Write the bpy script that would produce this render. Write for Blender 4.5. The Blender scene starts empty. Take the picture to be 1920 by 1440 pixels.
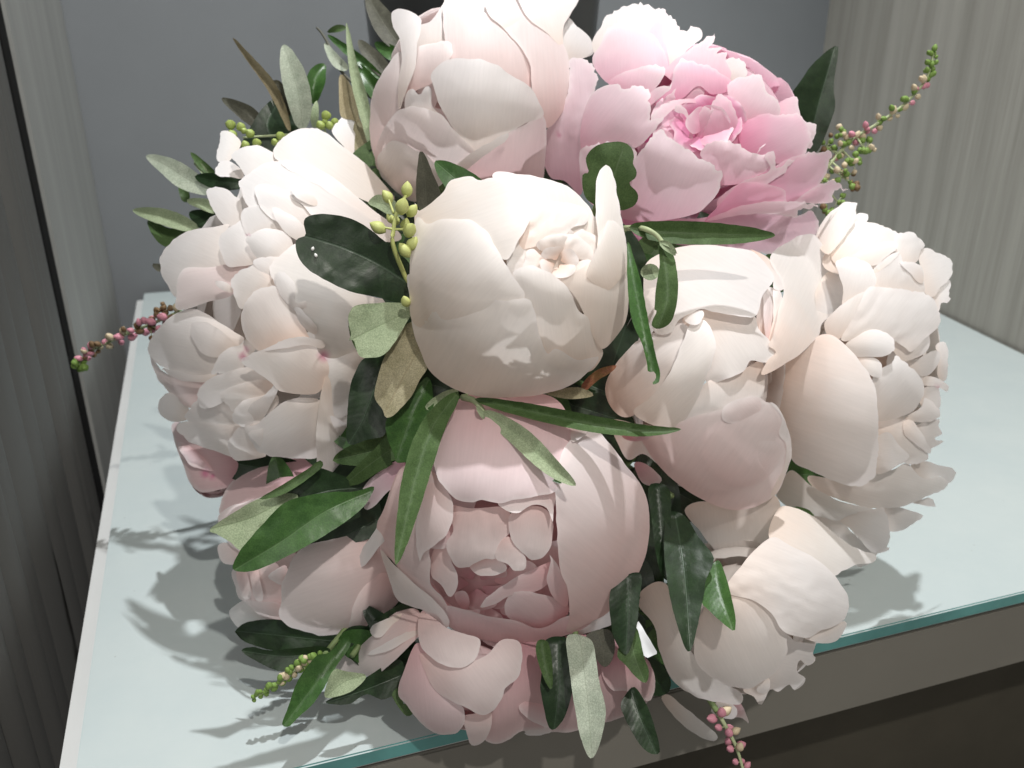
import bpy, bmesh, math, random
import numpy as np
from mathutils import Vector, noise
from mathutils.geometry import delaunay_2d_cdt

random.seed(7)
rng = np.random.default_rng(7)
sc = bpy.context.scene
COL = sc.collection
R = math.radians

# ------------------------------------------------------------------ camera, world, lights, exposure
CAM_H, PITCH, FPX = 0.30, R(22.0), 1550.0          # metres above the table, tilt down, focal length in 1920-px units
cam = bpy.data.cameras.new('camera')
cam.sensor_width = 36.0
cam.lens = 36.0 * FPX / 1920.0
cam.clip_start = 0.01
cam.clip_end = 50
cam.dof.use_dof = True
cam.dof.focus_distance = 0.350
cam.dof.aperture_fstop = 15.0
cam_o = bpy.data.objects.new('camera', cam)
cam_o.location = (0, 0, CAM_H)
cam_o.rotation_euler = (R(90) - PITCH, 0, 0)
COL.objects.link(cam_o)
sc.camera = cam_o

world = bpy.data.worlds.new('World')
sc.world = world
world.use_nodes = True
world.node_tree.nodes['Background'].inputs[0].default_value = (1.0, 0.985, 0.965, 1)
world.node_tree.nodes['Background'].inputs[1].default_value = 0.17


def lamp(name, kind, loc, target, energy, color, size, spot=60, blend=0.6):
    d = bpy.data.lights.new(name, kind)
    d.energy = energy
    d.color = color
    if kind == 'SPOT':
        d.spot_size = R(spot)
        d.spot_blend = blend
        d.shadow_soft_size = size
    elif kind == 'AREA':
        d.shape = 'DISK'
        d.size = size
    o = bpy.data.objects.new(name, d)
    o.location = loc
    o.rotation_euler = (Vector(target) - Vector(loc)).to_track_quat('-Z', 'Y').to_euler()
    COL.objects.link(o)
    return o


# two ceiling spots (one cool, one warm) and an added fill lamp behind the viewer
lamp('ceiling_spot_over', 'SPOT', (0.16, 0.58, 1.75), (0.0, 0.40, 0.1), 76, (0.98, 0.985, 1.0), 0.020, 98)
lamp('ceiling_spot_front', 'SPOT', (0.40, -0.55, 1.55), (0.0, 0.38, 0.14), 42, (1.0, 0.95, 0.895), 0.022, 60)
lamp('front_fill_light', 'AREA', (-0.3, -1.2, 1.1), (0.0, 0.4, 0.14), 4, (1.0, 0.97, 0.94), 0.9)  # added soft fill for the flower fronts, no visible source

sc.view_settings.view_transform = 'Standard'
sc.view_settings.look = 'None'
sc.view_settings.exposure = 0.55
sc.view_settings.gamma = 1.0
sc.view_settings.use_curve_mapping = False
sc.cycles.max_bounces = 10
sc.cycles.transmission_bounces = 6
sc.cycles.use_adaptive_sampling = True
sc.cycles.sample_clamp_indirect = 6

CP, SP = math.cos(PITCH), math.sin(PITCH)


def ray(x, y):
    """world direction through a point of the photograph, with unit length along the optical axis"""
    a, b = (x - 960.0) / FPX, (y - 720.0) / FPX
    return np.array([a, CP - b * SP, -SP - b * CP])


def at(x, y, d):
    r = ray(x, y) * d
    return Vector((r[0], r[1], r[2] + CAM_H))


def on_table(x, y, z=0.0):
    r = ray(x, y)
    k = (z - CAM_H) / r[2]
    return Vector((r[0] * k, r[1] * k, z))


# ------------------------------------------------------------------ object helpers
def mesh_obj(name, verts, faces, mat, parent=None, smooth=True):
    me = bpy.data.meshes.new(name)
    me.from_pydata([tuple(v) for v in verts], [], faces)
    if smooth:
        me.polygons.foreach_set('use_smooth', [True] * len(me.polygons))
    if mat:
        me.materials.append(mat)
    me.update()
    o = bpy.data.objects.new(name, me)
    COL.objects.link(o)
    if parent:
        o.parent = parent
        o.matrix_parent_inverse = parent.matrix_basis.inverted()
    return o


def thing(name, label, cat, loc, group=None):
    o = bpy.data.objects.new(name, None)
    o.empty_display_size = 0.01
    o.location = loc
    COL.objects.link(o)
    o['label'] = label
    o['category'] = cat
    if group:
        o['group'] = group
    return o


def tag(o, label, cat):
    o['label'] = label
    o['category'] = cat
    return o


def prism(name, pts, z0, z1, mat, parent=None, bevel=0.0):
    bm = bmesh.new()
    lo = [bm.verts.new((p[0], p[1], z0)) for p in pts]
    hi = [bm.verts.new((p[0], p[1], z1)) for p in pts]
    n = len(pts)
    bm.faces.new(lo[::-1])
    bm.faces.new(hi)
    for i in range(n):
        bm.faces.new((lo[i], lo[(i + 1) % n], hi[(i + 1) % n], hi[i]))
    bmesh.ops.recalc_face_normals(bm, faces=bm.faces)
    if bevel:
        bmesh.ops.bevel(bm, geom=list(bm.edges), offset=bevel, segments=2, affect='EDGES')
    me = bpy.data.meshes.new(name)
    bm.to_mesh(me)
    bm.free()
    if mat:
        me.materials.append(mat)
    o = bpy.data.objects.new(name, me)
    COL.objects.link(o)
    if parent:
        o.parent = parent
        o.matrix_parent_inverse = parent.matrix_basis.inverted()
    return o


def catmull(pts, n=8, closed=False):
    P = [np.array(p, float) for p in pts]
    m = len(P)
    out = []
    rngi = range(m if closed else m - 1)
    for i in rngi:
        if closed:
            p0, p1, p2, p3 = P[i - 1], P[i], P[(i + 1) % m], P[(i + 2) % m]
        else:
            p0, p1, p2, p3 = P[max(i - 1, 0)], P[i], P[i + 1], P[min(i + 2, m - 1)]
        for k in range(n):
            t = k / n
            out.append(0.5 * ((2 * p1) + (-p0 + p2) * t + (2 * p0 - 5 * p1 + 4 * p2 - p3) * t * t
                              + (-p0 + 3 * p1 - 3 * p2 + p3) * t ** 3))
    if not closed:
        out.append(P[-1])
    return np.array(out)


def tube(name, pts, r0, r1, mat, parent=None, seg=7, n=6):
    C = catmull([tuple(p) for p in pts], n)
    verts, faces = [], []
    m = len(C)
    up = Vector((0.13, 0.2, 0.97))
    for i, c in enumerate(C):
        t = Vector(C[min(i + 1, m - 1)] - C[max(i - 1, 0)]).normalized()
        a = t.cross(up)
        if a.length < 1e-4:
            a = t.cross(Vector((1, 0, 0)))
        a.normalize()
        b = t.cross(a)
        r = r0 + (r1 - r0) * i / (m - 1)
        for k in range(seg):
            w = 2 * math.pi * k / seg
            verts.append(Vector(c) + a * (r * math.cos(w)) + b * (r * math.sin(w)))
    for i in range(m - 1):
        for k in range(seg):
            k2 = (k + 1) % seg
            faces.append((i * seg + k, i * seg + k2, (i + 1) * seg + k2, (i + 1) * seg + k))
    faces.append(tuple(range(seg))[::-1])
    faces.append(tuple((m - 1) * seg + k for k in range(seg)))
    return mesh_obj(name, verts, faces, mat, parent)


# ------------------------------------------------------------------ materials
def new_mat(name):
    m = bpy.data.materials.new(name)
    m.use_nodes = True
    nt = m.node_tree
    nt.nodes.clear()
    out = nt.nodes.new('ShaderNodeOutputMaterial')
    return m, nt, out


def N(nt, kind, **kw):
    n = nt.nodes.new(kind)
    for k, v in kw.items():
        if k in n.inputs.keys():
            n.inputs[k].default_value = v
        else:
            setattr(n, k, v)
    return n


def ramp(nt, stops):
    n = nt.nodes.new('ShaderNodeValToRGB')
    el = n.color_ramp.elements
    while len(el) < len(stops):
        el.new(0.5)
    for e, (p, c) in zip(el, stops):
        e.position = p
        e.color = (*c, 1)
    return n


def petal_mat(name, tip, mid, base, edge=None, trans=0.40, p_mid=0.55):
    """thin petal: diffuse + translucent sheet, tint runs base->tip (UV v), fine lengthwise veins"""
    m, nt, out = new_mat(name)
    L = nt.links.new
    uv = N(nt, 'ShaderNodeUVMap')
    sep = N(nt, 'ShaderNodeSeparateXYZ')
    L(uv.outputs[0], sep.inputs[0])
    big = N(nt, 'ShaderNodeTexNoise', Scale=60.0, Detail=3.0)
    tc = N(nt, 'ShaderNodeTexCoord')
    L(tc.outputs['Object'], big.inputs['Vector'])
    a = N(nt, 'ShaderNodeMath', operation='MULTIPLY_ADD')
    L(big.outputs[0], a.inputs[0])
    a.inputs[1].default_value = 0.34
    a.inputs[2].default_value = -0.17
    b = N(nt, 'ShaderNodeMath', operation='ADD')
    L(a.outputs[0], b.inputs[0])
    L(sep.outputs[1], b.inputs[1])
    cr = ramp(nt, [(0.0, base), (p_mid, mid), (1.0, tip)])
    L(b.outputs[0], cr.inputs[0])
    # veins
    sc_ = N(nt, 'ShaderNodeMapping')
    sc_.inputs['Scale'].default_value = (22.0, 1.6, 1.0)
    L(uv.outputs[0], sc_.inputs['Vector'])
    vein = N(nt, 'ShaderNodeTexNoise', Scale=2.2, Detail=5.0, Roughness=0.6)
    L(sc_.outputs[0], vein.inputs['Vector'])
    vr = N(nt, 'ShaderNodeMapRange')
    vr.inputs[1].default_value = 0.3
    vr.inputs[2].default_value = 0.7
    vr.inputs[3].default_value = 0.965
    vr.inputs[4].default_value = 1.02
    L(vein.outputs[0], vr.inputs[0])
    mul = N(nt, 'ShaderNodeMix', data_type='RGBA', blend_type='MULTIPLY')
    mul.inputs[0].default_value = 1.0
    L(cr.outputs[0], mul.inputs[6])
    L(vr.outputs[0], mul.inputs[7])
    # pigment blotches (magenta streaks the petals really carry)
    st = N(nt, 'ShaderNodeAttribute', attribute_name='stain')
    stm = N(nt, 'ShaderNodeMix', data_type='RGBA')
    L(st.outputs['Fac'], stm.inputs[0])
    L(mul.outputs[2], stm.inputs[6])
    stm.inputs[7].default_value = (0.55, 0.06, 0.22, 1)
    rm = N(nt, 'ShaderNodeAttribute', attribute_name='rim')  # edge highlight of thin petals, put into the colour
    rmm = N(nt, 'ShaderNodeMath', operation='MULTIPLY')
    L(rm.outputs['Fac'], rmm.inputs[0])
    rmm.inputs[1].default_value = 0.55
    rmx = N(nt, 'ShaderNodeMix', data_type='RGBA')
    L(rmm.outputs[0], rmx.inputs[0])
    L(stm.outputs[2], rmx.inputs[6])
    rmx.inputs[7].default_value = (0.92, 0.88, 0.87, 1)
    colr = rmx.outputs[2]
    bump = N(nt, 'ShaderNodeBump', Strength=0.09, Distance=0.0004)
    fine = N(nt, 'ShaderNodeTexNoise', Scale=900.0, Detail=2.0)
    L(tc.outputs['Object'], fine.inputs['Vector'])
    ad = N(nt, 'ShaderNodeMath', operation='MULTIPLY_ADD')
    L(fine.outputs[0], ad.inputs[0])
    ad.inputs[1].default_value = 0.18
    L(vein.outputs[0], ad.inputs[2])
    L(ad.outputs[0], bump.inputs['Height'])
    pr = N(nt, 'ShaderNodeBsdfPrincipled', Roughness=0.55)
    pr.inputs['Specular IOR Level'].default_value = 0.28
    pr.inputs['Sheen Weight'].default_value = 0.12
    L(colr, pr.inputs['Base Color'])
    L(bump.outputs[0], pr.inputs['Normal'])
    tr = N(nt, 'ShaderNodeBsdfTranslucent')
    L(colr, tr.inputs['Color'])
    L(bump.outputs[0], tr.inputs['Normal'])
    mx = N(nt, 'ShaderNodeMixShader')
    mx.inputs[0].default_value = trans
    L(pr.outputs[0], mx.inputs[1])
    L(tr.outputs[0], mx.inputs[2])
    L(mx.outputs[0], out.inputs[0])
    return m


def leaf_mat(name, c1, c2, rib, rough, spec, trans=0.15, blotch=0.25):
    m, nt, out = new_mat(name)
    L = nt.links.new
    uv = N(nt, 'ShaderNodeUVMap')
    sep = N(nt, 'ShaderNodeSeparateXYZ')
    L(uv.outputs[0], sep.inputs[0])
    tc = N(nt, 'ShaderNodeTexCoord')
    nz = N(nt, 'ShaderNodeTexNoise', Scale=140.0, Detail=4.0, Roughness=0.65)
    L(tc.outputs['Object'], nz.inputs['Vector'])
    cr = ramp(nt, [(0.5 - blotch, c1), (0.5 + blotch, c2)])
    L(nz.outputs[0], cr.inputs[0])
    sp = N(nt, 'ShaderNodeTexNoise', Scale=1800.0, Detail=2.0)
    L(tc.outputs['Object'], sp.inputs['Vector'])
    spr = N(nt, 'ShaderNodeMapRange')
    spr.inputs[1].default_value = 0.35
    spr.inputs[2].default_value = 0.75
    spr.inputs[3].default_value = 0.85
    spr.inputs[4].default_value = 1.35
    L(sp.outputs[0], spr.inputs[0])
    mul = N(nt, 'ShaderNodeMix', data_type='RGBA', blend_type='MULTIPLY')
    mul.inputs[0].default_value = 1.0
    L(cr.outputs[0], mul.inputs[6])
    L(spr.outputs[0], mul.inputs[7])
    # midrib and side veins from the leaf's own coordinates (u across, v along)
    au = N(nt, 'ShaderNodeMath', operation='ABSOLUTE')
    L(sep.outputs[0], au.inputs[0])
    ribm = N(nt, 'ShaderNodeMapRange')
    ribm.inputs[1].default_value = 0.010
    ribm.inputs[2].default_value = 0.040
    ribm.inputs[3].default_value = 0.45
    ribm.inputs[4].default_value = 0.0
    L(au.outputs[0], ribm.inputs[0])
    sv = N(nt, 'ShaderNodeMath', operation='MULTIPLY_ADD')
    L(au.outputs[0], sv.inputs[0])
    sv.inputs[1].default_value = -0.22
    L(sep.outputs[1], sv.inputs[2])
    sw = N(nt, 'ShaderNodeMath', operation='MULTIPLY')
    L(sv.outputs[0], sw.inputs[0])
    sw.inputs[1].default_value = 75.0
    sn = N(nt, 'ShaderNodeMath', operation='SINE')
    L(sw.outputs[0], sn.inputs[0])
    mix = N(nt, 'ShaderNodeMix', data_type='RGBA')
    L(ribm.outputs[0], mix.inputs[0])
    L(mul.outputs[2], mix.inputs[6])
    mix.inputs[7].default_value = (*rib, 1)
    hs = N(nt, 'ShaderNodeMath', operation='MULTIPLY_ADD')
    L(sn.outputs[0], hs.inputs[0])
    hs.inputs[1].default_value = 0.035
    L(nz.outputs[0], hs.inputs[2])
    h2 = N(nt, 'ShaderNodeMath', operation='ADD')
    L(hs.outputs[0], h2.inputs[0])
    L(ribm.outputs[0], h2.inputs[1])
    bump = N(nt, 'ShaderNodeBump', Strength=0.28, Distance=0.0007)
    L(h2.outputs[0], bump.inputs['Height'])
    pr = N(nt, 'ShaderNodeBsdfPrincipled', Roughness=rough)
    pr.inputs['Specular IOR Level'].default_value = spec
    L(mix.outputs[2], pr.inputs['Base Color'])
    L(bump.outputs[0], pr.inputs['Normal'])
    tr = N(nt, 'ShaderNodeBsdfTranslucent')
    L(mix.outputs[2], tr.inputs['Color'])
    ms = N(nt, 'ShaderNodeMixShader')
    ms.inputs[0].default_value = trans
    L(pr.outputs[0], ms.inputs[1])
    L(tr.outputs[0], ms.inputs[2])
    L(ms.outputs[0], out.inputs[0])
    return m


def plain_mat(name, color, rough=0.5, spec=0.4, var=0.12, scale=40.0, bump=0.0, coat=0.0):
    m, nt, out = new_mat(name)
    L = nt.links.new
    tc = N(nt, 'ShaderNodeTexCoord')
    nz = N(nt, 'ShaderNodeTexNoise', Scale=scale, Detail=5.0, Roughness=0.6)
    L(tc.outputs['Object'], nz.inputs['Vector'])
    cr = ramp(nt, [(0.3, tuple(c * (1 - var) for c in color)), (0.7, tuple(min(1, c * (1 + var)) for c in color))])
    L(nz.outputs[0], cr.inputs[0])
    pr = N(nt, 'ShaderNodeBsdfPrincipled', Roughness=rough)
    pr.inputs['Specular IOR Level'].default_value = spec
    pr.inputs['Coat Weight'].default_value = coat
    pr.inputs['Coat Roughness'].default_value = 0.05
    L(cr.outputs[0], pr.inputs['Base Color'])
    if bump:
        bn = N(nt, 'ShaderNodeBump', Strength=bump, Distance=0.001)
        L(nz.outputs[0], bn.inputs['Height'])
        L(bn.outputs[0], pr.inputs['Normal'])
    L(pr.outputs[0], out.inputs[0])
    return m


def wood_mat(name, dark, light, freq, bump=0.35, rough=0.55, lo=0.62, hi=1.0, band=0.09, bw=0.7):
    """vertical grain; UV u runs across the board in metres, v up"""
    m, nt, out = new_mat(name)
    L = nt.links.new
    uv = N(nt, 'ShaderNodeUVMap')
    mp = N(nt, 'ShaderNodeMapping')
    mp.inputs['Scale'].default_value = (freq, freq * 0.012, 1)
    L(uv.outputs[0], mp.inputs[0])
    n1 = N(nt, 'ShaderNodeTexNoise', Scale=1.0, Detail=7.0, Roughness=0.72)
    L(mp.outputs[0], n1.inputs['Vector'])
    mp2 = N(nt, 'ShaderNodeMapping')
    mp2.inputs['Scale'].default_value = (freq * band, freq * 0.002, 1)
    L(uv.outputs[0], mp2.inputs[0])
    n2 = N(nt, 'ShaderNodeTexNoise', Scale=1.0, Detail=3.0)
    L(mp2.outputs[0], n2.inputs['Vector'])
    ad = N(nt, 'ShaderNodeMath', operation='MULTIPLY_ADD')
    L(n2.outputs[0], ad.inputs[0])
    ad.inputs[1].default_value = bw
    L(n1.outputs[0], ad.inputs[2])
    cr = ramp(nt, [(lo, dark), (hi, light)])
    L(ad.outputs[0], cr.inputs[0])
    bn = N(nt, 'ShaderNodeBump', Strength=bump, Distance=0.001)
    L(n1.outputs[0], bn.inputs['Height'])
    pr = N(nt, 'ShaderNodeBsdfPrincipled', Roughness=rough)
    pr.inputs['Specular IOR Level'].default_value = 0.3
    L(cr.outputs[0], pr.inputs['Base Color'])
    L(bn.outputs[0], pr.inputs['Normal'])
    L(pr.outputs[0], out.inputs[0])
    return m


M = {}
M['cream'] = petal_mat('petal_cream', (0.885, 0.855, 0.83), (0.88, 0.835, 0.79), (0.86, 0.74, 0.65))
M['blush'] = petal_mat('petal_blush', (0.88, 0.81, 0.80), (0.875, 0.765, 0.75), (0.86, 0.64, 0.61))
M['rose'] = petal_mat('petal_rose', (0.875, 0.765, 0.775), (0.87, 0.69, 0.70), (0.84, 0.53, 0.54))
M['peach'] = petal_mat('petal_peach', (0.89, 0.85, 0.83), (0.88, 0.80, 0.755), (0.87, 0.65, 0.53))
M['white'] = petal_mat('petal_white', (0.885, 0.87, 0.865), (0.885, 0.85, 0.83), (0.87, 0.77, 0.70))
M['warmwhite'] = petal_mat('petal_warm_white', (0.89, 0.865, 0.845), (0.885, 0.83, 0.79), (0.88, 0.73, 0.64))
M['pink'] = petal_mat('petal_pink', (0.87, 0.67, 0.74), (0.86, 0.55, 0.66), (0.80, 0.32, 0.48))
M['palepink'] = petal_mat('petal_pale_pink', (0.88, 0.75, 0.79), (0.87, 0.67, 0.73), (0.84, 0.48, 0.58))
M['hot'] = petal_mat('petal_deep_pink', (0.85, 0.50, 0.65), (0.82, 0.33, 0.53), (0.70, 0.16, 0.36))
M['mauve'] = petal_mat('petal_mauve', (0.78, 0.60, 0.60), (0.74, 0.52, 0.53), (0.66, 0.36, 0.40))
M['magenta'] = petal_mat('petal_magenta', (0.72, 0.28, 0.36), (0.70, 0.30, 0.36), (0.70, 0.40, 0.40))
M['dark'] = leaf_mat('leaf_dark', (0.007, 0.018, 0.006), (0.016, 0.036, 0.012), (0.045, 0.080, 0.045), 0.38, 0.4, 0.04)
M['mid'] = leaf_mat('leaf_mid', (0.024, 0.070, 0.014), (0.055, 0.130, 0.030), (0.09, 0.16, 0.06), 0.38, 0.42, 0.18)
M['olive'] = leaf_mat('leaf_olive', (0.040, 0.075, 0.022), (0.075, 0.125, 0.045), (0.12, 0.17, 0.085), 0.55, 0.25, 0.15)
M['pale'] = leaf_mat('leaf_pale', (0.24, 0.30, 0.18), (0.33, 0.39, 0.25), (0.20, 0.26, 0.14), 0.75, 0.2, 0.2)
M['silver'] = leaf_mat('leaf_silver', (0.30, 0.35, 0.27), (0.42, 0.46, 0.37), (0.24, 0.28, 0.20), 0.8, 0.2, 0.2)
M['dry'] = leaf_mat('leaf_dry', (0.22, 0.20, 0.12), (0.33, 0.30, 0.20), (0.24, 0.20, 0.12), 0.8, 0.15, 0.15, 0.18)
M['tan'] = leaf_mat('leaf_tan', (0.26, 0.22, 0.13), (0.36, 0.31, 0.20), (0.30, 0.27, 0.17), 0.8, 0.15, 0.2)
M['brown'] = leaf_mat('leaf_brown', (0.055, 0.055, 0.040), (0.10, 0.10, 0.075), (0.12, 0.12, 0.09), 0.6, 0.3, 0.1)
M['red'] = leaf_mat('sepal_red', (0.30, 0.10, 0.07), (0.25, 0.16, 0.06), (0.3, 0.15, 0.1), 0.6, 0.3, 0.2)
M['stem'] = plain_mat('stem_green', (0.16, 0.22, 0.09), 0.55, 0.35, 0.25, 200)
M['stem_pale'] = plain_mat('stem_pale_green', (0.36, 0.42, 0.24), 0.6, 0.3, 0.15, 200)
M['berry'] = plain_mat('berry_green', (0.30, 0.38, 0.10), 0.42, 0.45, 0.22, 160, 0.12)
M['bud_y'] = plain_mat('flower_bud_yellow_green', (0.46, 0.50, 0.18), 0.5, 0.35, 0.18, 160, 0.12)
M['ast_green'] = plain_mat('spike_bud_green', (0.16, 0.26, 0.06), 0.55, 0.3, 0.3, 300)
M['ast_cream'] = plain_mat('spike_bud_cream', (0.52, 0.44, 0.30), 0.55, 0.3, 0.2, 300)
M['ast_pink'] = plain_mat('spike_bud_pink', (0.55, 0.24, 0.30), 0.55, 0.3, 0.25, 300)
M['ast_brown'] = plain_mat('spike_bud_brown', (0.16, 0.10, 0.05), 0.6, 0.3, 0.3, 300)

# ------------------------------------------------------------------ the setting: table, walls
TBL, TFL = on_table(270, 550), on_table(127, 1545)
TFR0, TFR1 = on_table(560, 1440), on_table(1920, 1110)
RW0, RW1 = on_table(1770, 588), on_table(1920, 661)


def meet(p, d, q, e):
    den = d.x * e.y - d.y * e.x
    t = ((q.x - p.x) * e.y - (q.y - p.y) * e.x) / den
    return Vector((p.x + d.x * t, p.y + d.y * t, 0))


fd = (TFR1 - TFR0).normalized()
ld = (TBL - TFL).normalized()
rd = (RW0 - RW1).normalized()
FL = meet(TFR0, fd, TFL, ld)
back_d = (on_table(1490, 459) - TBL).normalized()
BR = meet(TBL, back_d, RW1, rd)
FR = meet(TFR0, fd, RW1, rd)
gap = 0.004
FRg, BRg = FR - fd * gap, BR - fd * gap
fn = Vector((fd.y, -fd.x, 0))                     # out of the front face, towards the viewer
ln = Vector((-ld.y, ld.x, 0))                     # out of the left side

m_top, nt, out = new_mat('white_backed_glass')
pr = N(nt, 'ShaderNodeBsdfPrincipled', Roughness=0.13)
tc = N(nt, 'ShaderNodeTexCoord')
nz = N(nt, 'ShaderNodeTexNoise', Scale=9.0, Detail=6.0, Roughness=0.7)
nt.links.new(tc.outputs['Object'], nz.inputs['Vector'])
cr = ramp(nt, [(0.25, (0.41, 0.475, 0.478)), (0.75, (0.465, 0.52, 0.512))])
nt.links.new(nz.outputs[0], cr.inputs[0])
sp_ = N(nt, 'ShaderNodeTexVoronoi', Scale=70.0)
nt.links.new(tc.outputs['Object'], sp_.inputs['Vector'])
lt = N(nt, 'ShaderNodeMath', operation='LESS_THAN')
lt.inputs[1].default_value = 0.035
nt.links.new(sp_.outputs['Distance'], lt.inputs[0])
sm = N(nt, 'ShaderNodeMath', operation='MULTIPLY')
nt.links.new(lt.outputs[0], sm.inputs[0])
sm.inputs[1].default_value = 0.5
mxs = N(nt, 'ShaderNodeMix', data_type='RGBA')
nt.links.new(sm.outputs[0], mxs.inputs[0])
nt.links.new(cr.outputs[0], mxs.inputs[6])
mxs.inputs[7].default_value = (0.25, 0.25, 0.24, 1)
nt.links.new(mxs.outputs[2], pr.inputs['Base Color'])
pr.inputs['Specular IOR Level'].default_value = 0.5
pr.inputs['Coat Weight'].default_value = 0.25
pr.inputs['Coat Roughness'].default_value = 0.06
nt.links.new(pr.outputs[0], out.inputs[0])

m_edge = plain_mat('glass_edge_teal', (0.10, 0.29, 0.28), 0.15, 0.6, 0.3, 14, 0, 0.4)
m_white = plain_mat('white_lacquer', (0.5, 0.51, 0.5), 0.4, 0.4, 0.04, 12)
m_fascia = plain_mat('grey_beige_lacquer', (0.19, 0.182, 0.158), 0.45, 0.4, 0.06, 8)
m_recess = plain_mat('dark_recess', (0.055, 0.050, 0.038), 0.6, 0.3, 0.25, 6)

table = thing('display_table', 'white glass topped display table with teal glass edge under the bouquet', 'table',
              ((FL + FR + BR + TBL) / 4) + Vector((0, 0, -0.75)))
GT = 0.0085
pts = [FL, FRg, BRg, TBL]
top = prism('glass_top', pts, -GT, 0.0, m_top, table, 0.0008)
top.data.materials.append(m_edge)
for f in top.data.polygons:
    if abs(f.normal.z) < 0.85:
        f.material_index = 1
ins = 0.004
o1 = FL - fn * ins + ln * 0.010
pts2 = [o1, FRg - fn * ins, BRg, TBL + ln * 0.010]
prism('white_base_board', pts2, -0.0125, -GT - 0.0003, m_white, table, 0.0006)
pts3 = [FL - fn * 0.003 + ln * 0.009, FRg - fn * 0.003, BRg, TBL + ln * 0.009]
prism('fascia', pts3, -0.060, -0.0128, m_fascia, table, 0.001)
rec = [FL - fn * 0.05, FRg - fn * 0.05, BRg, TBL]
prism('lower_cabinet', rec, -0.75, -0.0603, m_recess, table)


def wall_sheet(name, p, q, z0, z1, mat, relief=None, nx=2, thick=0.02, outward=None):
    """upright board from p to q, UV in metres; relief(u) displaces the face along the normal"""
    d = (q - p)
    Lg = d.length
    d = d.normalized()
    n = outward
    us = np.linspace(0, Lg, nx)
    verts, faces, uvs = [], [], []
    for z in (z0, z1):
        for u in us:
            off = relief(u) if relief else 0.0
            w = p + d * float(u) + n * off
            verts.append((w.x, w.y, z))
    k = nx
    for i in range(nx - 1):
        faces.append((i, i + 1, k + i + 1, k + i))
    b0 = len(verts)
    for z in (z0, z1):
        for u in (0, Lg):
            w = p + d * u - n * thick
            verts.append((w.x, w.y, z))
    faces += [(b0 + 1, b0, b0 + 2, b0 + 3), (0, k, b0 + 2, b0), (k - 1, b0 + 1, b0 + 3, 2 * k - 1),
              tuple([k + i for i in range(nx)] + [b0 + 3, b0 + 2]), tuple([b0, b0 + 1] + [nx - 1 - i for i in range(nx)])]
    o = mesh_obj(name, verts, faces, mat, None, False)
    uvl = o.data.uv_layers.new(name='UVMap')
    for lp in o.data.loops:
        co = o.data.vertices[lp.vertex_index].co
        uvl.data[lp.index].uv = ((co.x - p.x) * d.x + (co.y - p.y) * d.y, co.z)
    return o


m_back = plain_mat('grey_wall_paint', (0.178, 0.190, 0.198), 0.7, 0.25, 0.05, 5, 0.05)
m_wl = wood_mat('grey_wood_smooth', (0.22, 0.224, 0.212), (0.32, 0.324, 0.306), 300, 0.25)
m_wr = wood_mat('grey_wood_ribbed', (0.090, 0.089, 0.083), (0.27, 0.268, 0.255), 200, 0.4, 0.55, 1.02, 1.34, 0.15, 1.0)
m_wrt = wood_mat('grey_beige_wood_grain', (0.27, 0.258, 0.225), (0.41, 0.393, 0.35), 520, 0.35)

# back wall
wl_gap = 0.036
LB = TBL + ln * wl_gap
bw0 = LB - fd * 0.05 + Vector((0, 0.012, 0)) + ld * 0.004
bw1 = BR + fd * 0.30 + Vector((0, 0.012, 0))
bn = Vector((back_d.y, -back_d.x, 0))
o = wall_sheet('wall_back', bw0, bw0 + back_d * ((bw1 - bw0).length), -0.75, 1.3, m_back, None, 2, 0.03, bn)
o['kind'] = 'structure'
# left: smooth far board and ribbed near board with a dark joint between them
ldn = -ln


def wall_hit(px, py, p, n):
    r = Vector(ray(px, py))
    c = Vector((0, 0, CAM_H))
    t = (p - c).dot(n) / r.dot(n)
    return c + r * t


J = wall_hit(110, 500, LB, ldn)
J.z = 0
far0 = J + ld * 0.007
o = wall_sheet('wall_left_smooth', far0, LB + ld * 0.012, -0.75, 1.3, m_wl, None, 2, 0.018, ldn)
o['kind'] = 'structure'
ribs = []
x_ = 0.0
while x_ < 1.6:
    w_ = random.choice([0.030, 0.040, 0.048, 0.055])
    ribs.append((x_, w_, random.uniform(0.006, 0.010)))
    x_ += w_


def rib(u):
    for a, w, h in ribs:
        if a <= u < a + w:
            t = (u - a) / w
            return h * (math.sin(math.pi * t) ** 0.6) - 0.010
    return 0.0


near1 = J - ld * 0.0035
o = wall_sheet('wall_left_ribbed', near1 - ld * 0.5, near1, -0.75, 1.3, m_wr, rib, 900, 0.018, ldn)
o['kind'] = 'structure'
bk = -ldn * 0.040
jn = [J + ld * 0.0068 - ldn * 0.003, J - ld * 0.001 - ldn * 0.006, J - ld * 0.001 - ldn * 0.03, J + ld * 0.0065 - ldn * 0.03]
o = prism('wall_left_joint', jn, -0.75, 1.3, plain_mat('black_joint', (0.012, 0.012, 0.012), 0.8, 0.1))
o['kind'] = 'structure'
o = wall_sheet('wall_left_light_stop', near1 - ld * 0.5 + bk, LB + ld * 0.012 + bk, -0.75, 1.3, m_recess, None, 2, 0.01, ldn)  # added dark board, keeps world light out of the joint gap
o['kind'] = 'structure'
# right
rn = Vector((-rd.y, rd.x, 0))
if rn.x > 0:
    rn = -rn
o = wall_sheet('wall_right', BR - rd * 1.5, BR + rd * 0.02, -0.75, 1.3, m_wrt, None, 2, 0.02, rn)
o['kind'] = 'structure'
m_floor = plain_mat('floor_grey', (0.22, 0.20, 0.17), 0.5, 0.4, 0.12, 6)
o = mesh_obj('floor', [(-3, -2, -0.755), (3, -2, -0.755), (3, 3, -0.755), (-3, 3, -0.755)], [(0, 1, 2, 3)], m_floor, None, False)
o['kind'] = 'structure'
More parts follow.
